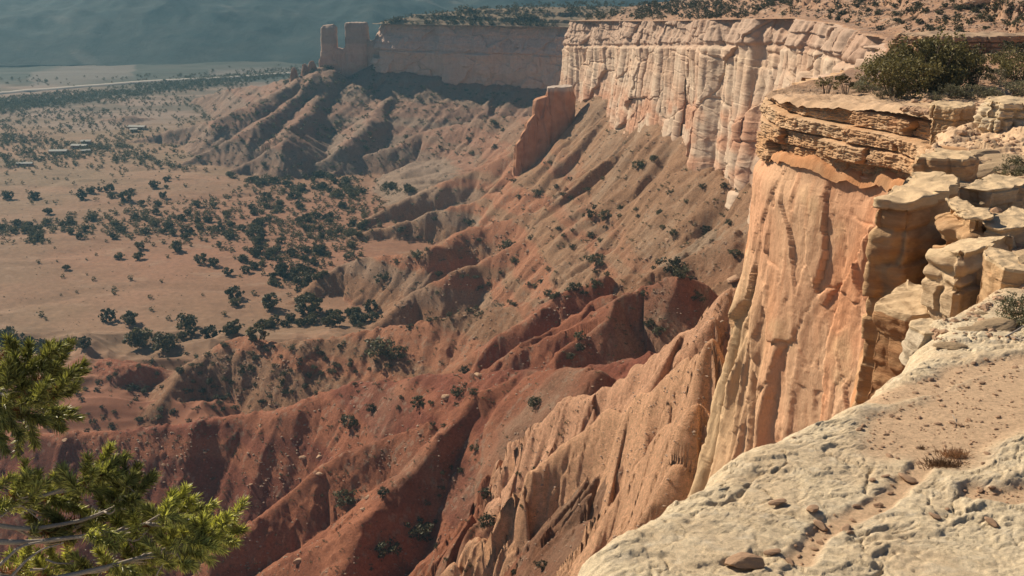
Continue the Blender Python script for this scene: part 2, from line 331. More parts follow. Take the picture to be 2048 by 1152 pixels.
def look(X, Y):
    a = (np.arctan2(X, Y) - GRID['A0']) / GRID['dA']; r = (np.log(np.hypot(X, Y)) - GRID['R0']) / GRID['dR']; n, m = GRID['zf'].shape
    a = np.clip(a, 0, m - 1.001); r = np.clip(r, 0, n - 1.001); i = r.astype(int); j = a.astype(int); fr, fa = r - i, a - j; out = []
    for k in ('zf', 'zh'):
        G = GRID[k]; out.append((G[i, j] * (1 - fr) + G[i + 1, j] * fr) * (1 - fa) + (G[i, j + 1] * (1 - fr) + G[i + 1, j + 1] * fr) * fa)
    return out
def gz(x, y):
    a, b = look(np.atleast_1d(np.asarray(x, float)), np.atleast_1d(np.asarray(y, float))); return np.maximum(a, b)
def gz_old(x, y):
    zf, zh, _ = surf(np.atleast_1d(np.asarray(x, float)), np.atleast_1d(np.asarray(y, float)))
    return np.maximum(zf, zh)

ZB = np.full((144, 256), 1e9)
def zbuf_add(V):
    u, v, f = proj(V.reshape(-1, 3)); i = (v / 8).astype(int); j = (u / 8).astype(int)
    m = (i >= 0) & (i < 144) & (j >= 0) & (j < 256) & (f > .5)
    B = ZB.copy(); np.minimum.at(B, (i[m], j[m]), f[m]); ZB[:] = B
def visible(P, up=0, tol=1.03):
    P = np.asarray(P, float).reshape(-1, 3).copy(); P[:, 2] += up
    u, v, f = proj(P); i = np.clip((v / 8).astype(int), 0, 143); j = np.clip((u / 8).astype(int), 0, 255)
    return (u > -10) & (u < 2058) & (v > -10) & (v < 1162) & (f < ZB[i, j] * tol + 4)

def terrain():
    Cn, Rn = 1050, 1650
    az = np.radians(np.linspace(-31, 30, Cn)); r = np.exp(np.linspace(math.log(70), math.log(2150), Rn))
    R, A = np.meshgrid(r, az, indexing='ij'); X = R * np.sin(A); Y = R * np.cos(A)
    zf, zh, col = surf(X, Y); GRID.update(A0=az[0], dA=az[1] - az[0], R0=math.log(r[0]), dR=math.log(r[1] / r[0]), zf=zf, zh=zh)
    # colour of the earth itself
    n = fbm(X / 40, Y / 40, 4, 71); nn = fbm(X / 7, Y / 7, 3, 72)
    elev = np.maximum(zf, zh)
    rk = (col[..., 0] > .58)[..., None] * 1.0; col0 = col * 1.15 * (1 + .15 * fbm(X / 3, Y / 3, 4, 70, .6))[..., None]; col = col * (1 + .3 * fbm(X / 1.6, Y / 1.6, 3, 79, .7))[..., None]; col = mixc(col, GRY, .65 * sstep(-.2, .5, n + .35 * nn) * sstep(-185, -120, elev))
    col = col * (1 + .22 * nn[..., None])
    strat = n2(elev / 7 + .6 * n, 0 * X + .5, 73)
    col = mixc(col, (.42, .17, .09), .6 * sstep(.1, .45, strat) * sstep(-120, -150, elev))
    col = mixc(col, (.34, .25, .18), .5 * sstep(.25, .6, n2(elev / 11, 0 * X + 7.5, 74)) * sstep(330, 700, Y))
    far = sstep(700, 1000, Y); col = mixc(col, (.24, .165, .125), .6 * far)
    f1, _, cr = cells(X / 1.9, Y / 1.9, 5); lump = (f1 < .4) & (cr > .62) & (n > -.2)
    lump = lump & (nn > 0); col = mixc(col, (.36, .27, .19), .4 * lump)
    col = col * (1 - rk) + col0 * rk
    gn = fbm(X / 90, Y / 60, 4, 81)
    gr = mixc((.29, .19, .112), (.36, .215, .13), sstep(-.3, .4, gn))
    gr = mixc(gr, (.20, .13, .075), .6 * sstep(.1, .45, fbm(X / 35, Y / 18, 3, 83)))
    redpatch = sstep(300, 60, np.hypot((X + 90) / 1.2, Y - 760)); gr = mixc(gr, (.38, .15, .085), .5 * redpatch)
    gr = mixc(gr, (.40, .26, .17), .55 * sstep(.1, .5, fbm(X / 25, Y / 12, 4, 88, .6))); gr = gr * (1 + .3 * fbm(X / 4, Y / 4, 3, 89, .7))[..., None]
    gr = mixc(gr, (.30, .19, .13), .6 * sstep(1100, 1400, Y))
    gr = mixc(gr, (.30, .11, .06), .8 * sstep(540, 440, Y))
    gr = gr * .74; U_, V_, _ = proj(np.stack([X, Y, 0 * X - 200], -1)); fz = Y > 1150
    wood = sstep(-.25, .15, fbm(X / 130, Y / 60, 3, 95)) * fz
    fieldp = sstep(0, 12, np.minimum(np.minimum(U_ - 55 - 20 * n, 275 + 15 * n - U_), np.minimum(V_ - 118 - (U_ < 160) * (160 - U_) * .2, 182 - .1 * (U_ - 55) - V_)))
    fieldp = np.maximum(fieldp, sstep(0, 8, np.minimum(np.minimum(U_ - 415, 640 - U_), np.minimum(V_ - 138 + .04 * (U_ - 415), 157 - .05 * (U_ - 415) - V_))))
    strip = sstep(0, 10, np.minimum(V_ - (200 - .1 * U_ + 6 * n), 226 - .13 * U_ + 5 * n - V_))
    gr = mixc(gr, (.26, .19, .15), fz * (1 - wood) * .6); gr = mixc(gr, (.055, .065, .05), .55 * wood * sstep(1180, 1350, Y)); gr = mixc(gr, (.04, .055, .045), .85 * np.maximum(strip, sstep(1500, 1650, Y)) * fz); gr = mixc(gr, (.24, .19, .16), .5 * fieldp * fz)
    blend = sstep(2.5, -1.5, zh - zf); col = mixc(col, gr, blend)
    Z = smax(zh, zf, 1.2); V = np.stack([X, Y, Z], -1); zbuf_add(V)
    q = (zh - zf) > 0; hm = q[:-1, :-1]
    for nm, mk in (('badland_hills', hm), ('valley_floor', ~hm)):
        Vc, Fc, cc = compact(V, gridF(Rn, Cn, mk, True), col)
        o = mesh_np(nm, Vc, Fc, M_hill if nm[0] == 'b' else M_floor, col=cc); tag(o, kind='structure')
terrain()

# ---------------------------------------------------------------- far mountain
def mountain():
    x = np.linspace(-1500, 900, 420); y = np.linspace(1450, 3300, 480); X, Y = np.meshgrid(x, y)
    foot = 1800 + 70 * fbm(X / 260, 0 * X + 2.2, 3, 11)
    d = Y - foot
    Z = -201 + np.clip(d, 0, None) * .21 * (1 + .35 * fbm(X / 260, Y / 500, 3, 12)) + 48 * sstep(0, 260, d) * (ridged(X / 260 + Y / 700, Y / 420, 4, 13) - .6) 
    Z = np.where(d < 0, -206, Z); Z = np.where(Z > 0, 45 * (1 - np.exp(-Z / 45)), Z)
    n = fbm(X / 60, Y / 60, 4, 14)
    col = mixc((.018, .035, .036), (.04, .052, .048), sstep(-.2, .6, n))
    streak = (sstep(.42, .5, n2(X / 42 + Y / 60, Y / 160, 15)) * sstep(.3, .6, n2(X / 300, Y / 200, 16)))
    col = mixc(col, (.32, .26, .22), .15 * streak)
    V = np.stack([X, Y, Z], -1); zbuf_add(V)
    tag(mesh_np('mountain', V, gridF(*X.shape), M_far, col=col), kind='structure')
mountain()

# ---------------------------------------------------------------- cliffs
def strata(S, Zr, seed, bw=3.0, lt=1.2, amp=.6):         # layered, jointed blocks
    lay = Zr / lt + .25 * n2(S / 9, Zr / 6, seed + 1) + .8 * n2(0 * S, Zr / (lt * 2.2), seed + 2)
    li = np.floor(lay); lf = lay - li
    wd = bw * (.5 + 1.2 * hsh(li, 0, seed + 3)); cs = S / wd + 7 * hsh(li, 1, seed + 4) + .12 * n2(S / .9, Zr / .7, seed + 9)
    ci = np.floor(cs); cf = cs - ci
    d = amp * (hsh(li, 0, seed + 5) - .5) * 1.1 + amp * (hsh(ci, li, seed + 6) - .5) * 1.3
    d = d - amp * .8 * (np.exp(-(np.minimum(lf, 1 - lf) * lt / .09) ** 2)) * (hsh(li, 2, seed + 7) > .3)
    d = d - amp * .9 * np.exp(-(np.minimum(cf, 1 - cf) * wd / .12) ** 2) * (hsh(ci, li, seed + 8) > .35)
    return d + .12 * amp * n2(S / .5, Zr / .12, seed + 11)
def flakes(S, Z, seed, k=1.0, cr=1):                            # sandstone face: big planes, plates, vertical joints
    s = S + .5 * k * n2(S / (5 * k), Z / (6 * k), seed) + .12 * n2(S / .7, Z / .9, seed + 21); z = Z + 1.2 * k * n2(S / (4 * k), Z / (5 * k), seed + 1)
    sh = .12 * z
    A, ea = facets((s + sh) / (8.5 * k), z / (26 * k), seed + 2, 1.5); B, eb = facets((s - sh) / (3.1 * k), z / (9.5 * k), seed + 3, 1.3); Cc, ec = facets(s / (.95 * k), z / (3.4 * k), seed + 4, 1.2)
    msk = sstep(-.25, .35, n2(S / (9 * k), Z / (8 * k), seed + 8))
    d = 1.35 * k * A + .62 * k * B * (.35 + .65 * msk) + .17 * k * Cc * (1.15 - msk)
    d = d - cr * (.18 if k < 1 else .4) * k * np.exp(-(ea / .03) ** 2) - .16 * k * np.exp(-(eb / .03) ** 2) * msk
    return d + .17 * k * fbm(s / (1.1 * k), z / (2.6 * k), 5, seed + 6, .62) + .25 * k * n2(s / (12 * k), z / (30 * k), seed + 7)
def pathwall(name, ys, xs, ztop, zbot, nt, dispf, colf, mat, inward=3., power=1.0, flaref=None):
    P = np.stack([xs, ys], -1); T = np.gradient(P, axis=0)
    k = 9; ker = np.ones(k) / k
    T = np.stack([np.convolve(np.pad(T[:, i], k // 2, mode='edge'), ker, 'valid') for i in (0, 1)], -1)
    T /= np.linalg.norm(T, axis=1)[:, None]; Nn = np.stack([-T[:, 1], T[:, 0]], -1)       # left of travel (towards valley)
    S = np.concatenate([[0], np.cumsum(np.hypot(*np.diff(P, axis=0).T))])
    t = np.linspace(0, 1, nt) ** power
    Zg = ztop[:, None] + (zbot - ztop)[:, None] * t[None]; Sg = np.broadcast_to(S[:, None], Zg.shape); Tg = np.broadcast_to(t[None], Zg.shape)
    D = dispf(Sg, Zg, Tg, np.broadcast_to(ys[:, None], Zg.shape))
    X = P[:, 0, None] + Nn[:, 0, None] * D; Y = P[:, 1, None] + Nn[:, 1, None] * D
    V = np.stack([X, Y, Zg], -1); col = colf(Sg, Zg, Tg, np.broadcast_to(ys[:, None], Zg.shape), D)
    if inward:
        top = V[:, :1].copy(); top[:, 0, :2] -= Nn * inward; top[:, 0, 2] -= .05
        V = np.concatenate([top, V], 1); col = np.concatenate([col[:, :1], col], 1)
    zbuf_add(V)
    o = mesh_np(name, V, gridF(V.shape[0], V.shape[1], None, True), mat, col=col); tag(o, kind='structure'); return o

def resample(P, n):
    P = np.asarray(P, float); S = np.concatenate([[0], np.cumsum(np.linalg.norm(np.diff(P[:, :2], axis=0), axis=1))])
    s = np.linspace(0, S[-1], n); Q = np.stack([np.interp(s, S, P[:, i]) for i in range(P.shape[1])], -1)
    k = max(3, n // (len(P) * 3) | 1); ker = np.ones(k) / k
    return np.stack([np.convolve(np.pad(Q[:, i], k // 2, mode='edge'), ker, 'valid') for i in range(P.shape[1])], -1)

def rim_z(X, Y, dx):
    z = rim_trend(Y)
    hy = sstep(95, 150, Y); rise = .26 + .08 * sstep(150, 260, Y) * sstep(700, 500, Y)
    hill = np.clip(dx - lerp(14, 6, sstep(150, 300, Y)), 0, None) * rise; cap_h = lerp(48, 16, sstep(600, 1000, Y)) ; hill = cap_h * (1 - np.exp(-hill / cap_h))
    fl = lerp(0, 1, hy); z = z + hill * fl
    z = z + fl * (sstep(2, 30, dx) * (6.5 * (ridged(X / 46 + .2 * n2(X / 60, Y / 60, 601), Y / 46, 3, 600) - .62) + 1.6 * fbm(X / 7, Y / 7, 4, 602, .6) + .7 * fbm(X / 1.8, Y / 1.8, 3, 603, .6)))
    lt = 5.2; q = (z + 40) / lt; st = (np.floor(q) + sstep(.68, .86, q - np.floor(q))) * lt - 40; z = lerp(z, st, .6 * fl * sstep(10, 25, dx))
    nr = 1 - sstep(60, 110, Y); z = z + nr * .05 * np.clip(dx - 3, 0, 30) * sstep(12, 30, Y)
    # ledges of the near ground
    mid = sstep(11.5, 15, Y) * (1 - sstep(95, 130, Y))
    k = np.clip(Y / 30, .45, 1.6); fq = fbm(X / 7 + .4, Y / 7, 4, 610, .55) * 1.6
    lt = .24; q = fq / lt; st = (np.floor(q) + sstep(.72, .9, q - np.floor(q))) * lt
    z = z + mid * (lerp(fq, st, .5) * .7 * k) * lerp(1, .3, sstep(62, 74, Y)) + mid * .2 * k * fbm(X / 1.3, Y / 1.3, 4, 612, .6)
    return z
# near face below the caprock
LOW = resample([(1.2, 5), (3.6, 10.5), (5.2, 16), (7.6, 22), (9.4, 27), (12.6, 36), (16.4, 46), (20.6, 55), (24.4, 63), (27.9, 71), (29.1, 76), (27.1, 82), (24.0, 88), (22.5, 93), (22.7, 98.6), (26.8, 108.2), (35.5, 126), (61, 181)], 1000)
def low_top(y): return np.interp(y, [0, 12, 25, 37, 49, 62, 74, 88, 100, 130, 170], [-12, -13, -13.5, -14.0, -14.2, -16.0, -17.2, -17.8, -18.4, -22, -27])
def low_disp(S, Z, T, Y):
    k = 1; d = flakes(S * .72, Z * 1.0, 200, .7)
    dep = np.clip(-18 - Z, 0, None)
    rib = ridged(S / 3.1 + .5 * n2(S / 5, Z / 16, 207), Z / 30, 2, 206)
    tip = sstep(84, 94, Y)
    fl = sstep(62, 80, Y)
    d = d + fl * (.015 * dep + .0016 * dep ** 2) + tip * (.0006 * dep ** 2 + 1.7 * (rib - .62) * sstep(8, 22, dep) * 2) + .6 * sstep(0, 3, dep)
    d = d * sstep(0, .02, T) 
    return d
def low_col(S, Z, T, Y, D):
    n = fbm(S / 9, Z / 14, 4, 210); a = mixc((.61, .335, .195), (.65, .40, .24), sstep(-.3, .4, n))
    a = mixc(a, (.60, .27, .135), .7 * sstep(.05, .5, fbm(S / 4, Z / 18, 3, 211)))
    tip = sstep(86, 97, Y) * sstep(-24, -36, Z); a = mixc(a, (.55, .40, .23), .75 * tip)
    a = mixc(a, (.70, .48, .27), .45 * sstep(.25, .6, fbm(S / 6, Z / 5, 3, 213)))
    st = sstep(.35, .7, n2(S / .8, Z / 14, 214)); return mixc(a, (.38, .16, .08), .35 * st)
pathwall('sandstone_cliff', LOW[:, 1], LOW[:, 0], low_top(LOW[:, 1]), np.full(len(LOW), -125.), 1000, low_disp, low_col, M_near, inward=1.6, power=1.25)
# caprock
CAPY = np.concatenate([np.arange(4, 20, .05), np.arange(20, 75, .1), np.arange(75, 94, .035), np.arange(94, 140, .12)])
cx = edge_x(CAPY); ct = rim_z(cx, CAPY, 0 * cx) - .22; cb = np.minimum(ct - 2.2, low_top(CAPY) - .8)
def cap_disp(S, Z, T, Y):
    sc_ = np.clip((Y - 32) / 50, .1, 1)
    d = strata(S, Z, 300, 4.2, 1.7, .9) * sc_ + .5 * n2(S / 5, Z / 20, 320)
    return (d + .25 * sstep(50, 75, Y)) * sstep(13, 20, Y) - .35 * sstep(16, 12, Y) + .25 * sstep(10, 20, Y) * fbm(S / 1.2, Z / .6, 3, 321)
def cap_col(S, Z, T, Y, D):
    n = fbm(S / 5, Z / 2.0, 4, 330); a = mixc((.50, .335, .20), (.48, .28, .145), sstep(-.3, .4, n))
    a = mixc(a, (.52, .29, .14), .45 * sstep(.3, .9, T)); li = np.floor(Z / .55 + .4 * n2(S / 8, Z, 331))
    a = a * (.86 + .3 * hsh(li, 0, 332))[..., None]
    return mixc(a, (.26, .11, .05), .5 * sstep(.35, .7, n2(S / .7, Z / 5, 334)))
pathwall('caprock', CAPY, cx, ct, cb, 170, cap_disp, cap_col, M_cap, inward=2.5)
# bench between the two
def bench():
    n = 600; y = np.linspace(11, 122, n)
    LI = LOW[np.argsort(LOW[:, 1])]; lx = np.interp(y, LI[:, 1], LI[:, 0]); t = np.linspace(-.12, 1.5, 50)
    ex = edge_x(y)
    X = lx[:, None] + (np.maximum(ex - lx, 0)[:, None] + 2) * t[None]; Y = np.broadcast_to(y[:, None], X.shape)
    Z = low_top(Y) + .3 + 1.2 * t[None].clip(0) + .5 * facets(X / 1.3, Y / 1.3, 344)[0] + .5 * fbm(X / 3, Y / 3, 4, 340) - 3 * np.clip(-t[None], 0, 1) ** 1.2 * 3
    a = mixc((.50, .24, .11), (.55, .32, .17), sstep(-.3, .3, fbm(X / 3, Y / 3, 3, 341)))
    V = np.stack([X, Y, Z], -1); zbuf_add(V); tag(mesh_np('rock_bench', V, gridF(*X.shape, None, True), M_near, col=a), kind='structure')
bench()
# long lit wall and the shaded wall beyond it
def far_wall(name, ys, seed, k):
    xs = edge_x(ys)
    zt = rim_trend(ys) - .3 + np.where(ys > 1050, 1.3 * n2(xs / 9, xs / 50, 77) + 1.1 * (hsh(np.floor(xs / 5), 0, 5) - .5), 0); zb = apron(ys) - 10
    def disp(S, Z, T, Y):
        sh = 1.0 if seed == 400 else 2.1
        ZL = np.interp(Y, [100, 260, 420, 850, 900, 1060, 1155], [-22, -30, -39.5, -80, -95, -110, -112])
        up = sstep(-1.5, 1.5, Z - ZL)
        lowd = flakes(S * (.3 if seed == 400 else .5), Z * 1.7, seed, k, seed == 400) + .4 * (hsh(np.floor(Z / 5.5 + .8 * n2(S / 50, Z / 20, seed + 39)), 0, seed) - .5) * (.5 + .6 * sstep(-.2, .3, n2(S / 55, Z / 90, seed + 36)))
        _, e, r = cells(S / 9, Z / 13, seed + 30)
        _F, _e = facets((S + 1.5 * n2(S / 6, Z / 5, seed)) / 19, Z / 12, seed + 35, 1.3); bul = 1.2 * (1 - np.abs(n2(S / 14, Z / 40, seed + 31))) + 2.2 * _F - (.7 if seed == 400 else .0) * np.exp(-(_e / .05) ** 2) + 1.3 * (hsh(np.floor(Z / 2.6 + .7 * n2(S / 30, Z / 9, seed + 38)), 1, seed) - .5) + .9 * fbm(S / 3.5, Z / 4, 4, seed + 32) - .33 * np.clip(Z - ZL, 0, None) - 1.0
        bul = bul - 2.0 * np.exp(-((Z - ZL) / 1.0) ** 2)
        butt = 5 * sstep(.45, .9, ridged(S / 60, Z / 300, 1, seed + 33)) + 2.5 * n2(S / 30, Z / 200, seed + 34)
        talus = .1 * np.clip(ZL - 8 - Z, 0, None)
        return lerp(lowd * sh + talus, bul * (1 + .5 * (sh - 1)), up) + butt
    def colr(S, Z, T, Y, D):
        ZL = np.interp(Y, [100, 260, 420, 850, 900, 1060, 1155], [-22, -30, -39.5, -80, -95, -110, -112])
        n = fbm(S / 22, Z / 12, 4, seed + 40); a = mixc((.57, .43, .31), (.55, .38, .26), sstep(-.3, .4, n))
        a = mixc(a, (.58, .44, .30), .8 * sstep(.1, .5, fbm(S / 30, Z / 14, 3, seed + 41)) * sstep(-2, -5, Z - ZL) * sstep(-30, -14, Z - ZL) * sstep(560, 450, Y))
        a = mixc(a, (.42, .29, .21), .8 * sstep(-1, 1, Z - ZL)); a = mixc(a, (.40, .22, .14), .3 * sstep(.1, .6, n2(S / 9, Z / 50, seed + 42))); a = a * (.95 + .1 * hsh(np.floor(Z / 3.1 + .5 * n2(S / 40, Z / 9, seed + 43)), 0, 44))[..., None]
        a = a * (1 + .22 * fbm(S / 5, Z / 30, 4, seed + 45, .6))[..., None]; a = mixc(a, (.45, .19, .10), .6 * sstep(-16, -34, Z - ZL) * sstep(-.3, .3, n))
        a = mixc(a, (.40, .29, .23), .85 * sstep(870, 900, Y) * sstep(-1, 2, Z - ZL)); return mixc(a, (.60, .41, .31), .7 * sstep(870, 900, Y))
    return pathwall(name, ys, xs, zt, zb, 330, disp, colr, M_wall, inward=9)
far_wall('cliff_wall', np.arange(124, 866, .4), 400, 1.7)
far_wall('shaded_cliff_wall', np.concatenate([np.arange(864, 1050, .8), np.arange(1050, 1160, .13)]), 500, 2.2)

# free-standing rock: footprint ring x height rings, closed on top
def rock_mass(foot, ztop, zbot, n=160, m=60, taper=.12, seed=0, dispf=None, rnd=.06, caps=8, smooth_n=0):
    F0 = resample(list(foot) + [foot[0]], n + 1)[:-1] if smooth_n == 0 else np.asarray(foot, float)
    n = len(F0); c = F0.mean(0); T = np.roll(F0, -1, 0) - np.roll(F0, 1, 0); T /= np.linalg.norm(T, axis=1)[:, None] + 1e-9
    A = np.sum(F0[:, 0] * np.roll(F0[:, 1], -1) - F0[:, 1] * np.roll(F0[:, 0], -1)); Nn = np.stack([T[:, 1], -T[:, 0]], -1) * (1 if A > 0 else -1)
    S = np.concatenate([[0], np.cumsum(np.hypot(*np.diff(F0, axis=0).T))]); zt = np.broadcast_to(np.asarray(ztop, float), (n,))
    t = np.linspace(0, 1, m); H = (zt - zbot)
    Z = zbot + H[:, None] * t[None]; Sg = np.broadcast_to(S[:, None], Z.shape); size = np.sqrt(abs(A) / 2); G3 = np.c_[F0 - c, np.ones(n)]; pl = np.linalg.lstsq(G3, zt, rcond=None)[0]
    D = (dispf(Sg, Z) if dispf else 0) - rnd * size * sstep(.86, 1, t)[None] ** 2
    k = 1 - taper * t[None]
    X = c[0] + (F0[:, 0] - c[0])[:, None] * k + Nn[:, 0, None] * D; Y = c[1] + (F0[:, 1] - c[1])[:, None] * k + Nn[:, 1, None] * D
    V = np.stack([X, Y, Z], -1); rings = [V]
    for j in range(1, caps + 1):
        q = 1 - j / caps; r = V[:, -1:].copy(); B0 = c + (F0 - c) * (1 - taper); r[:, 0, :2] = c + (B0 - c) * q + (V[:, -1, :2] - B0) * q ** 5
        pz = lambda xy: (xy - c) @ pl[:2] + pl[2]; r[:, 0, 2] = pz(r[:, 0, :2]) + (V[:, -1, 2] - pz(V[:, -1, :2])) * q ** 4; r[..., 2] += 0 * r[..., 2] + rnd * size * .3 * (1 - q) + .03 * size * n2(r[..., 0] / size * 5, r[..., 1] / size * 5, seed + 3); rings.append(r)
    V = np.concatenate(rings, 1); R = V.shape[1]; i = np.arange(n * R).reshape(n, R); j = np.roll(i, -1, 0)
    Fc = np.stack([i[:, :-1], i[:, 1:], j[:, 1:], j[:, :-1]], -1).reshape(-1, 4)
    if A > 0: Fc = Fc[:, ::-1]
    return V.reshape(-1, 3), Fc
def dcol(V, c1, c2, zs=6, seed=0, c3=None, z3=None):
    n = fbm(V[:, 0] / zs + V[:, 1] / zs, V[:, 2] / zs * 1.5, 3, seed); a = mixc(c1, c2, sstep(-.3, .4, n))
    if c3 is not None: a = mixc(a, c3, sstep(z3 - 1.5, z3 + 1.5, V[:, 2]))
    return a
def wdisp(seed, k, a=1): return lambda S, Z: a * flakes(S, Z, seed, k)
DS = 1163.
def XU(u, D=DS): return PD(u, 100, D)[0]
def ZV(v, D=DS): return PD(1024, v, D)[2]
CW1, CW2, CWT = (.52, .34, .25), (.48, .29, .21), (.38, .27, .21)
# low rock fin that carries the spires
u_ = [640, 650, 664, 678, 686, 692, 715, 738, 742, 748, 756, 768]; v_ = [118, 96, 94, 97, 99, 92, 84, 80, 82, 80, 72, 60]
us = np.linspace(640, 768, 90); vs = np.interp(us, u_, v_)
foot = np.array([(XU(a), DS - 7) for a in us] + [(XU(a), DS + 8) for a in us[::-1]]); zt_ = np.array([ZV(b) for b in vs] + [ZV(b) for b in vs[::-1]])
def fin(name, foot, zt, zb, seed, k, amp, mat, cols, label, cat, thick_caps=3):
    n = len(foot); h = n // 2
    V, F = rock_mass(foot, zt, zb, m=70, taper=0, seed=seed, dispf=wdisp(seed, k, amp), rnd=.02, smooth_n=1, caps=1)
    V = V.reshape(n, -1, 3); top = V[:, -2].copy(); mid = (top[:h] + top[h:][::-1]) / 2; mid[:, 2] += .3
    V[:h, -1] = mid; V[h:, -1] = mid[::-1]; V = V.reshape(-1, 3); zbuf_add(V)
    o = mesh_np(name, V, F, mat, col=dcol(V, *cols)); return tag(o, label, cat)
fin('rock_fin', foot, zt_, -150., 520, 2, .8, M_wall, (CW1, CW2, 12, 521, CWT, ZV(92)), 'low notched wall of brown rock joining the two spires to the cliff', 'rock fin')
def spire(u0, u1, vt, seed, label, slope=0., bev=.1):
    x0, x1 = XU(u0), XU(u1); hw = (x1 - x0) / 2; cxx = (x0 + x1) / 2; th = np.linspace(0, 2 * math.pi, 120, endpoint=False)
    c = np.sign(np.cos(th)) * np.abs(np.cos(th)) ** .45; s_ = np.sign(np.sin(th)) * np.abs(np.sin(th)) ** .45
    f = np.stack([cxx + hw * c, DS + 8.5 * s_], -1); zt = ZV(vt) - slope * (1 - c) + .6 * n2(th * 3, 0 * th, seed)
    V, F = rock_mass(f, zt, -128., m=80, taper=.05, seed=seed, dispf=lambda S, Z: .55 * flakes(S, Z, seed, 2) + .5 * n2(0 * S, Z / 4, seed + 1) - bev * 14 * sstep(ZV(vt) - 5, ZV(vt) + .5, Z) ** 2, rnd=.05, smooth_n=1)
    zbuf_add(V); tag(mesh_np('rock_spire', V, F, M_wall, col=dcol(V, CW1, CW2, 12, seed, CWT, ZV(86))), label, 'rock spire')
spire(643, 675, 49, 530, 'slender rounded rock chimney standing free at the far tip of the cliff', .6, .22)
spire(690, 738, 45, 540, 'broad square topped rock tower between the slender chimney and the cliff', .1, .02)

# ---------------------------------------------------------------- mesa top and rim sheet
def slab_masks(X, Y):
    U, Vv, _ = proj(np.stack([X, Y, rim_trend(Y)], -1))
    n = fbm(X / .8, Y / .8, 4, 620)
    return n
SANDLINES = [([(1600, 1152), (1640, 1090), (1760, 1020), (1830, 960), (1850, 900), (1810, 860)], .11), ([(1850, 905), (1830, 880), (1800, 870)], .2),
             ([(1790, 880), (1850, 830), (1930, 790), (2000, 740), (2060, 720)], .5), ([(1860, 900), (1960, 840), (2060, 800)], .4), ([(2060, 1000), (2000, 1010), (1960, 1000)], .2), ([(1760, 770), (1850, 745), (1950, 700), (2060, 670)], .25)]
_SL = [(np.array([PD(u, v, 4.25 / math.tan(radians(PITCH) - math.atan((576 - v) / FPX)))[:2] for u, v in pl]), wd) for pl, wd in SANDLINES]
def sand_mask(X, Y):
    n = fbm(X / .7, Y / .7, 3, 631); m = np.zeros(X.shape)
    for P, wd in _SL:
        bd = np.full(X.shape, 1e9)
        for a, b in zip(P[:-1], P[1:]):
            d = b - a; t = np.clip(((X - a[0]) * d[0] + (Y - a[1]) * d[1]) / (d @ d), 0, 1); bd = np.minimum(bd, np.hypot(X - a[0] - t * d[0], Y - a[1] - t * d[1]))
        m = np.maximum(m, sstep(wd * 1.2, wd * .5, bd + .35 * wd * n + .06 * n))
    far = sstep(11, 14, Y) * sstep(-.05, .25, fbm(X / 4, Y / 4, 3, 632) + .25 * sstep(30, 60, Y))
    return np.maximum(m, far)
def slab_micro(X, Y, sand):
    wx = X + .25 * n2(X / .7, Y / .7, 640); wy = Y + .25 * n2(X / .7, Y / .7, 641)
    f = fbm(wx / 1.9, wy / .9, 4, 642, .5) * .13
    lt = .035; q = f / lt; st = (np.floor(q) + sstep(.80, .95, q - np.floor(q))) * lt
    _A, _e = facets(wx / .42, wy / .20, 655, 1.2); _B, _e2 = facets(wx / .11, wy / .06, 656, 1.2); r = .55 * st + .12 * f + .02 * _A + .009 * _B - .008 * np.exp(-(_e / .04) ** 2) + .018 * fbm(wx / .12, wy / .07, 5, 643, .65) + .005 * (1 - np.abs(n2(wx / .09, wy / .05, 645)) * 2)
    _, e3 = facets(wx / 1.5 + .2 * n2(X / .3, Y / .3, 659), wy / .8, 658); r = r - .03 * np.exp(-(e3 / .02) ** 2) * (n2(X / 1.2, Y / 1.2, 660) > -.1); _, e, cr = cells(wx / .45, wy / .28, 646); r = r - .014 * np.exp(-(e / .04) ** 2) * (cr > .7)
    f1, _, cr = cells(X / .5, Y / .5, 649); r = r - .03 * sstep(.2, .08, f1) * (cr > .92)
    s = .012 * fbm(X / .25, Y / .25, 3, 644)
    return lerp(r, s - .05, sand)
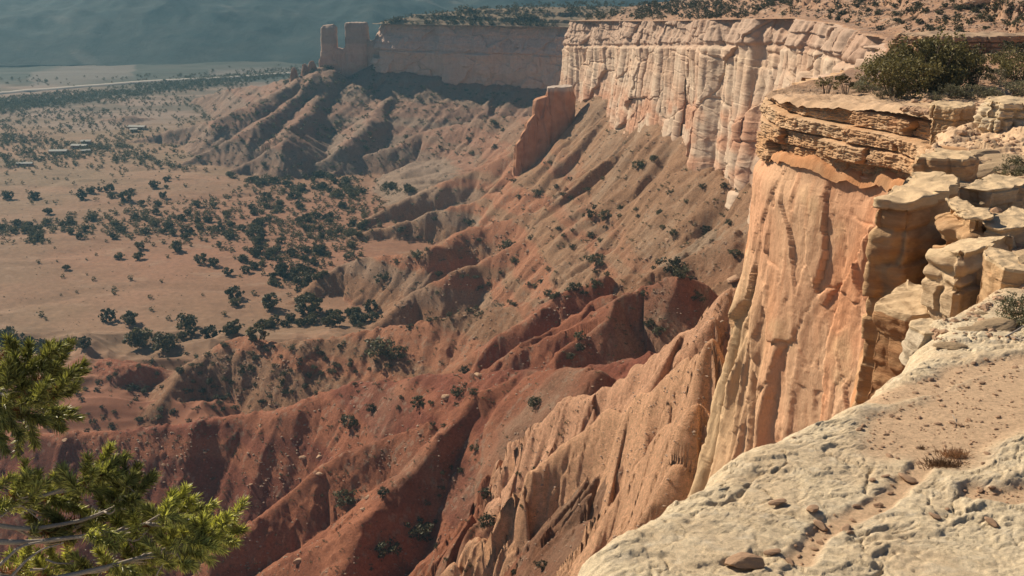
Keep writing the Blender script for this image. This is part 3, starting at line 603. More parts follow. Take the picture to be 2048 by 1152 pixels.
def rim_sheet():
    ys = [-8.]
    while ys[-1] < 1185:
        y = ys[-1]; ys.append(y + (.2 if y < 5.6 else max(.012, .0026 * y if y < 130 else (.0042 * y if not 1048 < y < 1165 else .8))))
    y = np.array(ys); Cn = 760; q = np.linspace(0, 1, Cn)
    wid = np.where(y < 6, 16, np.clip(.56 * y + 6 - np.interp(y, EDGE[:, 1], EDGE[:, 0]) + .0 * y, 7.5, 330)); wid = np.where(y > 300, 300, wid)
    dx = (wid[:, None]) * (q[None] ** lerp(1.0, 1.9, sstep(100, 400, y))[:, None])
    Y = np.broadcast_to(y[:, None], dx.shape); X = edge_x(y)[:, None] + dx
    Z = rim_z(X, Y, dx); near = 1 - sstep(12.5, 18, Y); sand = sand_mask(X, Y)
    dense = (y < 20)
    mic = np.zeros(Z.shape); mic[dense] = slab_micro(X[dense], Y[dense], sand[dense]); Z = Z + near * mic
    lipw = np.clip(Y * .05, .25, .45); Z = Z - .55 * lipw * np.clip(1 - dx / lipw, 0, 1) ** 2.2
    RG.update(y=y, e=edge_x(y), w=wid, p=lerp(1.0, 1.9, sstep(100, 400, y)), Z=Z.copy())
    n = fbm(X / 1.1, Y / 1.1, 4, 650); n3 = fbm(X / .25, Y / .2, 3, 651)
    rock = mixc((.70, .575, .39), (.65, .505, .33), sstep(-.3, .4, n)); rock = mixc(rock, (.70, .60, .44), .5 * sstep(.1, .5, n3)); rock = mixc(rock, (.44, .34, .24), .45 * sstep(.1, .55, fbm(X / .35, Y / .22, 4, 653, .6))); rock = mixc(rock, (.74, .65, .50), .5 * sstep(.2, .5, fbm(X / .2, Y / .1, 4, 657, .6)))
    midrock = mixc((.50, .34, .20), (.56, .41, .27), sstep(-.2, .4, n)); 
    col = mixc(rock, midrock, sstep(12, 17, Y)); col = mixc(col, (.58, .40, .25), sand)
    mesa = mixc((.38, .22, .13), (.33, .20, .13), sstep(-.3, .3, fbm(X / 12, Y / 12, 4, 652)))
    mesa = mixc(mesa, (.42, .31, .22), .5 * sstep(.0, .4, fbm(X / 5, Y / 5, 4, 655)))
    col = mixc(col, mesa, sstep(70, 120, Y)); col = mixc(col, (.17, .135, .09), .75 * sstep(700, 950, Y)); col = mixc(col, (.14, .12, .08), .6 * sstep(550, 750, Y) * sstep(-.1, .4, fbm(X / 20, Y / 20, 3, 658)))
    lip = np.stack([X[:, :1] - .02 * np.clip(Y[:, :1], 1, 60) * .25, Y[:, :1], Z[:, :1] - .045 * np.clip(Y[:, :1], 8, 14) * .3], -1)
    V = np.concatenate([lip, np.stack([X, Y, Z], -1)], 1); col = np.concatenate([col[:, :1], col], 1)
    zbuf_add(V)
    i0 = int(np.searchsorted(y, 16)); i1 = int(np.searchsorted(y, 96))
    for nm, a, b, mt in (('rim_slab', 0, i0 + 1, M_rim), ('rim_ground', i0, i1 + 1, M_cap), ('mesa_top', i1, len(y), M_mesa)):
        tag(mesh_np(nm, V[a:b], gridF(b - a, V.shape[1]), mt, col=col[a:b]), kind='structure')
def rlook(X, Y):
    i = np.clip(np.interp(Y, RG['y'], np.arange(len(RG['y']))), 0, len(RG['y']) - 1.001); ii = i.astype(int); fi = i - ii
    dx = X - ((1 - fi) * RG['e'][ii] + fi * RG['e'][ii + 1]); wd = (1 - fi) * RG['w'][ii] + fi * RG['w'][ii + 1]; p = (1 - fi) * RG['p'][ii] + fi * RG['p'][ii + 1]
    n = RG['Z'].shape[1]; q = np.clip(np.clip(dx / wd, 0, 1) ** (1 / p) * (n - 1), 0, n - 1.001); j = q.astype(int); fj = q - j; Z = RG['Z']
    return dx, (Z[ii, j] * (1 - fi) + Z[ii + 1, j] * fi) * (1 - fj) + (Z[ii, j + 1] * (1 - fi) + Z[ii + 1, j + 1] * fi) * fj
RG = {}
def rimz(x, y): return rlook(np.atleast_1d(np.asarray(x, float)), np.atleast_1d(np.asarray(y, float)))[1]
def rimz_old(x, y):
    x = np.atleast_1d(np.asarray(x, float)); y = np.atleast_1d(np.asarray(y, float)); dx = x - edge_x(y)
    z = rim_z(x, y, dx); near = 1 - sstep(12.5, 18, y); return z + near * slab_micro(x, y, sand_mask(x, y))

rim_sheet()

# haze
def haze(dens):
    V = np.array([(x, y, z) for x in (-1700, 1100) for y in (-60, 3400) for z in (-212, 75)], float)
    F = np.array([(0, 1, 3, 2), (4, 6, 7, 5), (0, 4, 5, 1), (2, 3, 7, 6), (0, 2, 6, 4), (1, 5, 7, 3)])
    m = bpy.data.materials.new('haze_air'); m.use_nodes = True; t = m.node_tree; t.nodes.clear()
    o = t.nodes.new('ShaderNodeOutputMaterial'); p = t.nodes.new('ShaderNodeVolumePrincipled')
    p.inputs['Color'].default_value = (.20, .43, .58, 1); p.inputs['Density'].default_value = dens; p.inputs['Anisotropy'].default_value = .3
    t.links.new(p.outputs[0], o.inputs['Volume'])
    h = mesh_np('haze', V, F, m, smooth=False); tag(h, kind='stuff', label='pale blue haze over the far valley and mountain')
haze(1.5e-4)

# ================================================================ objects
def hit(U, V, lo=90, hi=1900, n=420):                       # where the ray through a pixel meets the land
    U = np.atleast_1d(np.asarray(U, float)); V = np.atleast_1d(np.asarray(V, float)); a, b, c = ray(U, V)
    r = np.exp(np.linspace(math.log(lo), math.log(hi), n)); X = (a / b)[:, None] * r; Y = np.broadcast_to(r, X.shape); Z = (c / b)[:, None] * r
    zf, zh = look(X, Y); G = np.maximum(zf, zh); under = Z < G; k = under.argmax(1); ok = under.any(1) & (k > 0); k = np.maximum(k, 1)
    i = np.arange(len(U)); d0 = (Z - G)[i, k - 1]; d1 = (Z - G)[i, k]; t = d0 / (d0 - d1 + 1e-9)
    D = r[k - 1] * (1 - t) + r[k] * t; x = a / b * D; g = gz(x, D); hillm = (zh - zf)[i, k] > .5
    return x, D, g, ok, hillm
def rhit(U, V, lo=6., hi=900, n=700):
    U = np.atleast_1d(np.asarray(U, float)); V = np.atleast_1d(np.asarray(V, float)); a, b, c = ray(U, V)
    r = np.exp(np.linspace(math.log(lo), math.log(hi), n)); X = (a / b)[:, None] * r; Y = np.broadcast_to(r, X.shape).copy(); Z = (c / b)[:, None] * r
    dx, G = rlook(X, Y); under = (Z < G + .02) & (dx > .1); k = under.argmax(1); ok = under.any(1); k = np.maximum(k, 1)
    D = (r[k - 1] + r[k]) / 2; x = a / b * D; return x, D, rimz(x, D), ok

def leaf_cloud(cent, crad, per, ls, rg, flat=.8):
    n = len(cent) * per; c = np.repeat(cent, per, 0); cr = np.repeat(crad, per)
    d = rg.normal(size=(n, 3)); d /= np.linalg.norm(d, axis=1)[:, None]; d[:, 2] *= flat
    p = c + d * (cr * rg.uniform(.35, 1, n) ** .6)[:, None]
    a = rg.normal(size=(n, 3)); a /= np.linalg.norm(a, axis=1)[:, None]; b = np.cross(a, rg.normal(size=(n, 3))); b /= np.linalg.norm(b, axis=1)[:, None]
    s_ = (ls * rg.uniform(.5, 1.3, n))[:, None]; a = a * s_; b = b * s_ * .6
    V = np.stack([p - a, p - b * .9, p + a, p + b], 1).reshape(-1, 3); return V, np.arange(4 * n).reshape(n, 4)
def crown_pts(n, w, h, z0, rg, rough=.3):
    d = rg.normal(size=(n, 3)); d /= np.linalg.norm(d, axis=1)[:, None]; r = rg.uniform(.25, 1, n) ** .5
    lob = 1 + rough * (n2(d[:, 0] * 1.6 + rg.uniform(0, 99), d[:, 1] * 1.6 + d[:, 2] * 2, 9))
    p = d * (r * lob)[:, None]; p[:, 0] *= w / 2; p[:, 1] *= w / 2; p[:, 2] = z0 + (p[:, 2] * .5 + .5) * h
    return p
def limbs(w, h, z0, rg, nb=6, r0=.16):
    parts = []
    for k in range(nb):
        a = rg.uniform(0, 6.28); e = np.array([math.cos(a) * w * .33 * rg.uniform(.4, 1), math.sin(a) * w * .33 * rg.uniform(.4, 1), z0 + h * rg.uniform(.4, .85)])
        m = e * .5 + rg.normal(size=3) * .06 * h; m[2] = e[2] * .4
        t = np.linspace(0, 1, 7)[:, None]; P = (1 - t) ** 2 * np.array([rg.normal() * .05, rg.normal() * .05, -.4]) + 2 * t * (1 - t) * m + t * t * e
        parts.append(tube(P, np.linspace(r0, r0 * .15, 7), 5))
    return merge(parts)
class Plant:                                               # one set of shared meshes, copied per thing
    def __init__(self, name, w, h, z0, nc, per, ls, leaf, seed, nb=6, r0=.16, crad=.2, rough=.35, flat=.8, woody=True):
        rg = np.random.default_rng(seed); c = crown_pts(nc, w, h, z0, rg, rough)
        V, F = leaf_cloud(c, rg.uniform(.5, 1.2, nc) * crad * w, per, ls, rg, flat)
        self.name = name; self.h = z0 + h; self.fol = mesh_np('foliage', V, F, leaf, smooth=False, link=False)
        self.tr = None
        if woody: V, F = limbs(w, h, z0, rg, nb, r0); self.tr = mesh_np('trunk', V, F, M_bark, link=False)
    def put(self, x, y, z, size, label, cat, group, rz=None, parts=True):
        if parts and self.tr:
            e = empty(self.name, (x, y, z), random.uniform(0, 6.28) if rz is None else rz); e.scale = (size,) * 3
            for nm, me in (('foliage', self.fol), ('trunk', self.tr)):
                o = bpy.data.objects.new(nm, me); C.objects.link(o); o.parent = e
        else:
            e = bpy.data.objects.new(self.name, self.fol); C.objects.link(e); e.location = (x, y, z); e.scale = (size,) * 3
            e.rotation_euler = (0, 0, random.uniform(0, 6.28))
        return tag(e, label, cat, group)
JUN = [Plant('juniper_tree', 1.12 + .14 * (k % 3), .84, .06, 30 + 5 * (k % 3), 34, .085, M_leaf, 100 + k, crad=.16, rough=.45, nb=4, r0=.03) for k in range(7)]      # unit tall
SHR = [Plant('desert_shrub', 1.3, .8, .02, 20, 30, .08, M_shrub, 200 + k, crad=.17, rough=.6, nb=5, r0=.022) for k in range(5)]
def batch(me_src, xs, ys, zs, ss, name, mat, label=None):   # many too small to single out -> one stuff object
    V0 = np.empty(len(me_src.vertices) * 3, np.float32); me_src.vertices.foreach_get('co', V0); V0 = V0.reshape(-1, 3)
    F0 = np.arange(len(V0)).reshape(-1, 4); n = len(xs); ang = rng.uniform(0, 6.28, n); c, s_ = np.cos(ang), np.sin(ang)
    V = np.empty((n, len(V0), 3), np.float32); V[..., 0] = xs[:, None] + ss[:, None] * (c[:, None] * V0[:, 0] - s_[:, None] * V0[:, 1])
    V[..., 1] = ys[:, None] + ss[:, None] * (s_[:, None] * V0[:, 0] + c[:, None] * V0[:, 1]); V[..., 2] = zs[:, None] + ss[:, None] * V0[:, 2]
    F = (F0[None] + (np.arange(n) * len(V0))[:, None, None]).reshape(-1, 4)
    return tag(mesh_np(name, V, F, mat, smooth=False), label, None, None, 'stuff')
FARJ = Plant('far', 1.15, .8, .05, 13, 11, .13, M_leaf, 302, crad=.19, woody=False); FARC = Plant('far', 1.1, .8, .05, 7, 7, .17, M_leaf, 300, crad=.2, woody=False); FARS = Plant('far', 1.3, .7, .0, 6, 8, .16, M_shrub, 301, crad=.22, woody=False)

def inpoly(U, V, P):
    P = np.asarray(P, float); r = np.zeros(U.shape, bool); j = len(P) - 1
    for i in range(len(P)):
        m = ((P[i, 1] > V) != (P[j, 1] > V)) & (U < (P[j, 0] - P[i, 0]) * (V - P[i, 1]) / (P[j, 1] - P[i, 1] + 1e-9) + P[i, 0]); r ^= m; j = i
    return r
def sample(P, n, rg, clump=0):
    P = np.asarray(P, float); U = rg.uniform(P[:, 0].min(), P[:, 0].max(), n * 12); V = rg.uniform(P[:, 1].min(), P[:, 1].max(), n * 12)
    m = inpoly(U, V, P)
    if clump: m &= n2(U / (clump * 2), V / clump, 901) + .35 * rg.normal(size=len(U)) > .05
    return U[m][:n], V[m][:n]

ORD = ['', 'first', 'second', 'third', 'fourth', 'fifth', 'sixth', 'seventh', 'eighth', 'ninth', 'tenth', 'eleventh', 'twelfth', 'thirteenth', 'fourteenth', 'fifteenth', 'sixteenth', 'seventeenth', 'eighteenth', 'nineteenth']
def ordw(n):
    if n < 20: return ORD[n]
    return f"{n}{'th' if n % 100 in (11, 12, 13) else {1: 'st', 2: 'nd', 3: 'rd'}.get(n % 10, 'th')}"
def row_labels(P, what, where, ends=('left', 'right'), per=22):   # a phrase per thing: which row of the patch, which place along it
    P = np.asarray(P, float); U, V, _ = proj(P); n = len(P); rows = max(1, min(7, round(n / per)))
    names = {1: [''], 2: ['upper', 'lower'], 3: ['top', 'middle', 'bottom']}.get(rows) or (['top', 'second', 'third', 'fourth', 'fifth', 'sixth'][:rows - 1] + ['bottom'])
    sz = {i: 'small' for i in range(n)}; o = np.argsort(V); out = [None] * n
    for r, idx in enumerate(np.array_split(o, rows)):
        idx = idx[np.argsort(U[idx])]; m = len(idx)
        for k, i in enumerate(idx):
            a, e = (k + 1, ends[0]) if k < (m + 1) // 2 else (m - k, ends[1]); rn = (names[r] + ' ' if names[r] else '')
            out[i] = f'{what} {where}, {ordw(a)} from {e} in its {rn}row'
    return out
# ---- junipers of the plain: singled-out ones first (u, v of the foot, width in photo pixels)
LONE = [(217, 641, 26, 'left one of two round junipers alone low on the tan plain'), (261, 647, 27, 'right one of two round junipers alone low on the tan plain'),
 (374, 656, 31, 'big round juniper alone on the lower plain, just above the shrub belt'), (382, 668, 18, 'small juniper tucked at the foot of a bigger round juniper on the lower plain'),
 (470, 596, 27, 'flat topped juniper alone in the middle right of the bare plain'), (469, 611, 16, 'low dark bush just below the flat topped juniper on the bare plain'),
 (133, 539, 12, 'tiny dark juniper alone far left on the bare tan plain'), (280, 498, 17, 'small juniper alone below the belt, upper one of two in line'), (279, 518, 16, 'small juniper alone below the belt, lower one of two in line'),
 (238, 517, 13, 'thin sparse juniper just left of two small ones in line'), (455, 550, 17, 'compact upright juniper at the right edge of the bare plain'), (492, 545, 16, 'small round juniper right beside the compact upright one'),
 (523, 531, 10, 'tiny pointed juniper between two dark clumps at the plain edge'), (428, 532, 20, 'lone juniper at the lower right end of the belt'), (403, 527, 22, 'juniper at the lower tip of the belt'),
 (352, 502, 22, 'juniper standing out at the lower left tip of the belt'), (68, 398, 17, 'round juniper alone on the upper tan flat, left one of the row'), (163, 398, 20, 'round juniper alone on the upper tan flat beside the shallow track'),
 (252, 401, 22, 'wide juniper alone on the upper tan flat'), (14, 398, 17, 'juniper at the far left edge of the upper tan flat'), (97, 428, 15, 'small leaning juniper alone above the belt at left'), (327, 396, 14, 'small juniper on the upper flat near the belt'),
 (221, 384, 17, 'oval juniper in the scattered group of the upper flat'), (182, 386, 14, 'small round juniper in the scattered group of the upper flat'), (199, 382, 10, 'tiny juniper between two others of the upper flat'), (333, 362, 10, 'small juniper above the track at the upper flat'),
 (308, 375, 15, 'round juniper alone above the track at the upper flat'), (333, 377, 9, 'tiny round bush right of the round juniper above the track'), (515, 681, 34, 'large spreading juniper on the rim of the shrub belt below the plain'),
 (277, 695, 42, 'large double crowned juniper at the near edge of the plain'), (330, 700, 36, 'wide juniper among the belt at the near edge of the plain'), (470, 668, 30, 'open crowned juniper at the near edge of the plain'),
 (422, 675, 28, 'dark juniper between wide ones at the near edge of the plain'), (620, 625, 40, 'big dark juniper at the foot of the first brown ridge'), (668, 652, 30, 'green juniper just right of the big dark one at the ridge foot'),
 (742, 622, 24, 'juniper in the pale wash between two brown ridges'), (566, 552, 28, 'wide low juniper above the ridge toe'), (606, 570, 28, 'juniper clump right at the toe of the brown ridge'), (540, 618, 34, 'tall juniper on the right shore of the plain'), (18, 690, 40, 'dark juniper at the left frame edge below the plain')]
NAMED = []
x, y, z, ok, hm = hit([l[0] for l in LONE], [l[1] for l in LONE])
for i, l in enumerate(LONE):
    NAMED.append((x[i], y[i], z[i])); wpx = l[2]; dist = math.hypot(y[i], z[i]); hgt = wpx / FPX * dist * 1.0
    JUN[i % 7].put(x[i], y[i], z[i] - .1, hgt, l[3], 'juniper', 'junipers dotted over the valley plain')
ZONES = [([(0, 448), (150, 438), (260, 410), (380, 390), (540, 368), (660, 378), (720, 430), (730, 470), (650, 555), (570, 600), (520, 545), (440, 500), (380, 480), (200, 476), (0, 494)], 560, 25, 3.7, ('juniper', 'in the belt across the plain'), 'junipers of the middle belt'),
 ([(0, 270), (160, 285), (250, 285), (330, 328), (460, 348), (560, 352), (640, 350), (760, 365), (840, 385), (700, 400), (540, 382), (420, 345), (300, 338), (180, 318), (90, 322), (0, 340)], 760, 18, 3.8, ('dark juniper', 'around the ranch houses'), 'junipers around the ranch'),
 ([(0, 335), (400, 350), (400, 385), (0, 425)], 24, 0, 3.6, ('small juniper', 'on the upper tan flat'), 'junipers of the upper flat'),
 ([(0, 678), (250, 694), (420, 672), (560, 655), (720, 650), (780, 640), (700, 620), (620, 640), (560, 640), (440, 668), (300, 682), (150, 700), (0, 712)], 70, 0, 3.9, ('juniper', 'fringing the near badlands'), 'junipers fringing the near badlands'),
 ([(560, 380), (800, 380), (760, 440), (720, 520), (640, 540), (560, 560)], 170, 0, 2.8, ('juniper', 'on the red soil'), 'junipers on the red soil')]
cand = []
for zi, (P, n, cl, hh, lab, grp) in enumerate(ZONES):
    U, V = sample(P, n, rng, cl); x, y, z, ok, hm = hit(U, V); ok &= y < 1500
    for i in np.nonzero(ok)[0]: cand.append((x[i], y[i], z[i], hh * random.uniform(.45, 1.4), zi))
cand.sort(key=lambda c: -c[3] / c[1]); kept = []
for c in cand:
    if all((c[0] - k[0]) ** 2 + (c[1] - k[1]) ** 2 > 9 for k in NAMED): kept.append(c)
NJ = 296 - len(LONE) - 8
for zi, Zn in enumerate(ZONES):
    cc = [c for c in kept[:NJ] if c[4] == zi]
    if cc:
        for i, (c, lb) in enumerate(zip(cc, row_labels([c[:3] for c in cc], Zn[4][0], Zn[4][1]))): JUN[(i + zi) % 7].put(c[0], c[1], c[2] - .1, c[3], lb, 'juniper', Zn[5])
rest = np.array([c[:4] for c in kept[NJ:]])
U = rng.uniform(-80, 760, 9000); V = 150 + 135 * rng.uniform(0, 1, 9000) ** 1.3; V[:2500] = (213 - .115 * U + rng.normal(size=9000) * 9)[:2500]
dens = n2(U / 90, V / 22, 905) + .5 * n2(U / 30, V / 8, 906); strip = (V > 196 - .1 * U) & (V < 228 - .13 * U)
m = (dens + .5 * rng.normal(size=9000) > .25) | strip; m &= ~((V < 182) & (U < 270) & (rng.uniform(size=9000) > .15)); U, V = U[m][:6000], V[m][:6000]
x, y, z, ok, hm = hit(U, V, lo=900); ok &= (~hm | (rng.uniform(size=len(ok)) < .15)); far = np.stack([x, y, z - .2, rng.uniform(2.2, 5.0, len(x))], -1)[ok]
far = np.concatenate([rest, far]); batch(FARC.fol, far[:, 0], far[:, 1], far[:, 2], far[:, 3], 'far_woodland', M_leaf)

U = rng.uniform(-20, 760, 1500); V = rng.uniform(345, 680, 1500); x, y, z, ok, hm = hit(U, V); ok &= ~hm & (n2(x / 40, y / 30, 908) + .4 * rng.normal(size=len(x)) > .25)
batch(FARS.fol, x[ok], y[ok], z[ok], rng.uniform(.3, .9, ok.sum()) * (y[ok] / 650), 'plain_scrub', M_shrub)
U = rng.uniform(-20, 800, 9000); V = rng.uniform(255, 640, 9000); c_ = np.interp(U, [0, 200, 400, 560, 700, 800], [465, 450, 440, 455, 440, 400]); wdt = np.interp(U, [0, 200, 420, 560, 700, 800], [22, 26, 55, 95, 75, 40]); b1 = np.exp(-((V - c_) / wdt) ** 2); b2 = np.exp(-((V - 305) / 40.) ** 2)
m = np.maximum(b1, b2) * .8 + .35 * n2(U / 40, V / 16, 907) + .3 * rng.normal(size=9000) > .72; x, y, z, ok, hm = hit(U[m], V[m]); ok &= ~hm
batch(FARJ.fol, x[ok][:1500], y[ok][:1500], z[ok][:1500] - .1, rng.uniform(1.4, 3.6, min(1500, ok.sum())), 'juniper_scrub', M_leaf)
# ---- shrubs on the badland slopes
SPOT = [(690, 1008, 40, 'round green shrub on the lit red slope left of the bare dark hollow'), (766, 990, 26, 'shrub on the stony crest above the dark red hollow'), (700, 852, 34, 'dark juniper bush on the upper red slope'), (836, 812, 30, 'tall dark shrub on the ridge of the red hill'),
 (744, 822, 22, 'small green shrub left of the tall dark one on the red hill'), (946, 788, 18, 'small shrub on the ridge above the hollow'), (950, 900, 20, 'shrub in shade on the dark hollow wall'), (1070, 812, 28, 'shrub on the shaded back wall of the hollow'), (972, 1000, 26, 'shrub low in the dark hollow'), (975, 1050, 34, 'large shrub at the bottom of the dark hollow'),
 (840, 1075, 50, 'large bush in the lower red slope'), (775, 1100, 46, 'dark shrub patch at the bottom edge of the red slope'), (1085, 1135, 24, 'green shrub on the rubble slope by the slab'), (1158, 680, 24, 'shrub between the red gullied fins'), (1160, 700, 20, 'low shrub just under the shrub between the fins'), (1140, 718, 18, 'tiny shrub in a red gully'),
 (1287, 590, 16, 'grey shrub on the crest of the red fins'), (1320, 670, 26, 'shrub at the shaded foot of the red fin'), (1300, 655, 24, 'dark shrub below the shaded red wall'), (1350, 545, 44, 'large shrub on the saddle left of the pale cliff foot'), (1362, 556, 34, 'dark bush beside the large one on the saddle'), (1395, 600, 26, 'shrub in the shaded gully under the pale cliff'),
 (1192, 528, 34, 'dark juniper in the deep gully under the brown ridge'), (1190, 578, 28, 'juniper on the stony shelf above the red fins'), (1146, 582, 24, 'bush on the shelf left of the juniper'), (1095, 590, 18, 'bush far left on the stony shelf'), (1278, 335, 24, 'dark juniper on the shoulder of the high talus rib'), (1308, 322, 18, 'small juniper right on the high talus rib'),
 (1180, 437, 24, 'round juniper on the brown ridge crest, left of two'), (1210, 437, 26, 'round juniper on the brown ridge crest, right of two'), (1075, 392, 20, 'juniper on the stony talus middle'), (1014, 500, 30, 'wide bush on the lobe of the brown ridge'), (943, 452, 20, 'juniper high on the second brown ridge'), (1447, 377, 16, 'shrub under the far wall'),
 (1183, 475, 18, 'shrub on the second ridge side'), (835, 517, 24, 'juniper at the crest near the ridge toe'), (765, 562, 26, 'wide bush in the ridge side gully'), (804, 465, 18, 'juniper on the red gullied fan'), (732, 450, 16, 'small juniper at the left of the red gullied fan'), (760, 710, 52, 'large grey green bush on the bare red shoulder'), (795, 716, 36, 'bush right of the large one on the red shoulder'),
 (697, 518, 22, 'juniper just above the ridge toe'), (745, 640, 26, 'shrub in the wash mouth'), (720, 655, 18, 'pointed shrub in the wash mouth'), (930, 745, 22, 'shrub at the ledge end above the red hill'), (915, 790, 26, 'low shrub below the ledge end'), (1030, 525, 18, 'shrub against the shaded ridge wall'), (1470, 512, 22, 'shrub on the rubble right by the pale buttress'),
 (1412, 462, 20, 'bush on the grey rubble slope under the wall'), (1345, 470, 18, 'shrub lower on the grey rubble slope')]
x, y, z, ok, hm = hit([l[0] for l in SPOT], [l[1] for l in SPOT]); ns = 0
for i, l in enumerate(SPOT):
    if ok[i]: dist = math.hypot(y[i], z[i]); SHR[i % 5].put(x[i], y[i], z[i] - .1, l[2] / FPX * dist * .85, l[3], 'shrub', 'shrubs on the badland slopes'); ns += 1
SZ = [([(150, 740), (420, 700), (560, 760), (700, 740), (640, 790), (480, 835), (330, 850), (170, 870)], 150, ('shrub', 'in the brushy gully'), 'shrubs of the brushy gully', 1.7),
 ([(440, 690), (660, 685), (780, 670), (790, 740), (640, 760), (480, 760)], 60, ('shrub', 'on the shaded rubble slope'), 'shrubs of the shaded rubble slope', 1.7),
 ([(800, 660), (900, 625), (1100, 585), (1180, 565), (1180, 590), (1000, 620), (840, 665)], 40, ('low shrub', 'on the shelf above the red fins'), 'shrubs along the stony shelf', 1.6),
 ([(590, 760), (1000, 760), (900, 900), (700, 1152), (1050, 1152), (1080, 900), (980, 900)], 60, ('small shrub', 'on the red hillside'), 'small shrubs on the red hillside', 1.2),
 ([(700, 450), (1240, 200), (1540, 400), (1400, 560), (900, 620)], 150, ('bush', 'on the stony talus slope'), 'bushes dotted over the stony talus', 1.9),
 ([(0, 690), (160, 700), (150, 860), (0, 880)], 20, ('shrub', 'behind the pine branch'), 'shrubs behind the pine branch', 1.7),
 ([(600, 170), (760, 160), (1120, 190), (1000, 300), (700, 350), (400, 330), (300, 270), (500, 215)], 420, ('shrub', 'on the hazy slope below the spires'), 'shrubs on the hazy slope below the spires', 1.9)]
cs = []
for zi, (P, n, lab, grp, sz) in enumerate(SZ):
    U, V = sample(P, n, rng, 0); x, y, z, ok, hm = hit(U, V)
    for i in np.nonzero(ok)[0]: cs.append((x[i], y[i], z[i], sz * random.uniform(.45, 1.35) * (y[i] / 330) ** .4, zi))
cs.sort(key=lambda c: -c[3] / c[1]); NS = 290 - ns
for zi, Zn in enumerate(SZ):
    cc = [c for c in cs[:NS] if c[4] == zi]
    if cc:
        for i, (c, lb) in enumerate(zip(cc, row_labels([c[:3] for c in cc], Zn[2][0], Zn[2][1]))): SHR[(i + zi) % 5].put(c[0], c[1], c[2] - .08, c[3], lb, 'shrub', Zn[3])
more = np.array([c[:4] for c in cs[NS:]])
U = rng.uniform(150, 1540, 7600); V = rng.uniform(140, 1150, 7600); x, y, z, ok, hm = hit(U, V); ok &= hm & (y > 205) & (n2(x / 30, y / 30, 911) + .5 * rng.normal(size=len(x)) > .1)
b = np.stack([x, y, z - .05, rng.uniform(.35, 1.3, len(x)) * (y / 400).clip(.6, 2)], -1)[ok][:2600]
if len(more): b = np.concatenate([more, b])
batch(FARS.fol, b[:, 0], b[:, 1], b[:, 2], b[:, 3], 'scrub_cover', M_shrub)

# ---- stones
def stone_mesh(seed, sub=2, flat=.6, cut=True):
    import bmesh
    bm = bmesh.new(); bmesh.ops.create_icosphere(bm, subdivisions=sub, radius=.5); V = np.array([v.co[:] for v in bm.verts]); F = np.array([[v.index for v in f.verts] for f in bm.faces]); bm.free()
    rg = np.random.default_rng(seed)
    for _ in range(7):                                     # chop flat facets
        d = rg.normal(size=3); d /= np.linalg.norm(d); h = rg.uniform(.26, .42); q = V @ d; V = V - np.maximum(q - h, 0)[:, None] * d
    V *= 1 + .12 * n2(V[:, 0] * 4 + seed, V[:, 1] * 4 + V[:, 2] * 3, seed)[:, None]; V[:, 2] *= flat; V[:, 0] *= rg.uniform(.9, 1.4); return V, F
ST = [stone_mesh(k, 2 if k < 6 else 1) for k in range(9)]
M_slabby = rock_mat('tan_stone', 5, .35, .9, .05, base=(.46, .33, .2))
STM = [mesh_np('stone', V, F, M_stone, smooth=False, link=False) for V, F in [stone_mesh(k + 20, 3, .55) for k in range(6)]]
def stones(xs, ys, zs, ss, name, mat, kinds=(6, 7, 8)):
    parts = []
    for k in kinds:
        m = (np.arange(len(xs)) % len(kinds)) == kinds.index(k); V0, F0 = ST[k]; n = m.sum(); ang = rng.uniform(0, 6.28, n); c, s_ = np.cos(ang)[:, None], np.sin(ang)[:, None]; S = ss[m][:, None]
        V = np.stack([xs[m][:, None] + S * (c * V0[:, 0] - s_ * V0[:, 1]), ys[m][:, None] + S * (s_ * V0[:, 0] + c * V0[:, 1]), zs[m][:, None] + S * V0[:, 2]], -1)
        parts.append((V.reshape(-1, 3), (F0[None] + (np.arange(n) * len(V0))[:, None, None]).reshape(-1, 3)))
    V, F = merge(parts); return tag(mesh_np(name, V, F, mat, smooth=False), kind='stuff')
U = rng.uniform(150, 1540, 24000); V = rng.uniform(160, 1150, 24000); x, y, z, ok, hm = hit(U, V, n=300)
ok &= hm & (n2(x / 22, y / 22, 921) + .45 * rng.normal(size=len(x)) > .25)
x, y, z = x[ok], y[ok], z[ok]; sz = (.25 + .9 * rng.uniform(size=len(x)) ** 4) * (y / 300).clip(.6, 2.2)
stones(x, y, z, sz, 'rubble', M_rubble)

BLD = [(607, 915, 16, 'pale boulder beside the round one in the red gully', 'left'), (640, 915, 20, 'pale round boulder in the red gully'), (640, 948, 16, 'boulder on the crest left of the red gully'), (597, 1122, 22, 'white boulder low on the stony crest'), (130, 882, 13, 'square pale boulder on the dark red slope behind the pine'),
       (893, 795, 22, 'rounded boulder in shade on the red hill'), (955, 752, 18, 'boulder at the lip of the red hill'), (727, 1020, 16, 'boulder on the stony crest over the hollow'), (735, 995, 13, 'small boulder on the stony crest over the hollow'), (520, 852, 8, 'small pale boulder on the maroon slope'), (328, 930, 9, 'small boulder on the maroon slope left of the others'), (410, 905, 10, 'boulder high on the maroon slope'), (502, 970, 8, 'boulder low on the maroon slope'), (1470, 560, 34, 'large boulder on the rubble left of the pale cliff foot'), (1335, 480, 12, 'pale block on the grey rubble slope'), (1100, 455, 10, 'pale block on the brown ridge crest')]
x, y, z, ok, hm = hit([b[0] for b in BLD], [b[1] for b in BLD])
for i, b in enumerate(BLD):
    d = math.hypot(y[i], z[i]); o = bpy.data.objects.new('boulder', STM[i % 6]); C.objects.link(o); o.location = (x[i], y[i], z[i] + .1); o.scale = (b[2] / FPX * d * .9,) * 3; o.rotation_euler = (.2, .1, i * 1.3); tag(o, b[3], 'boulder')

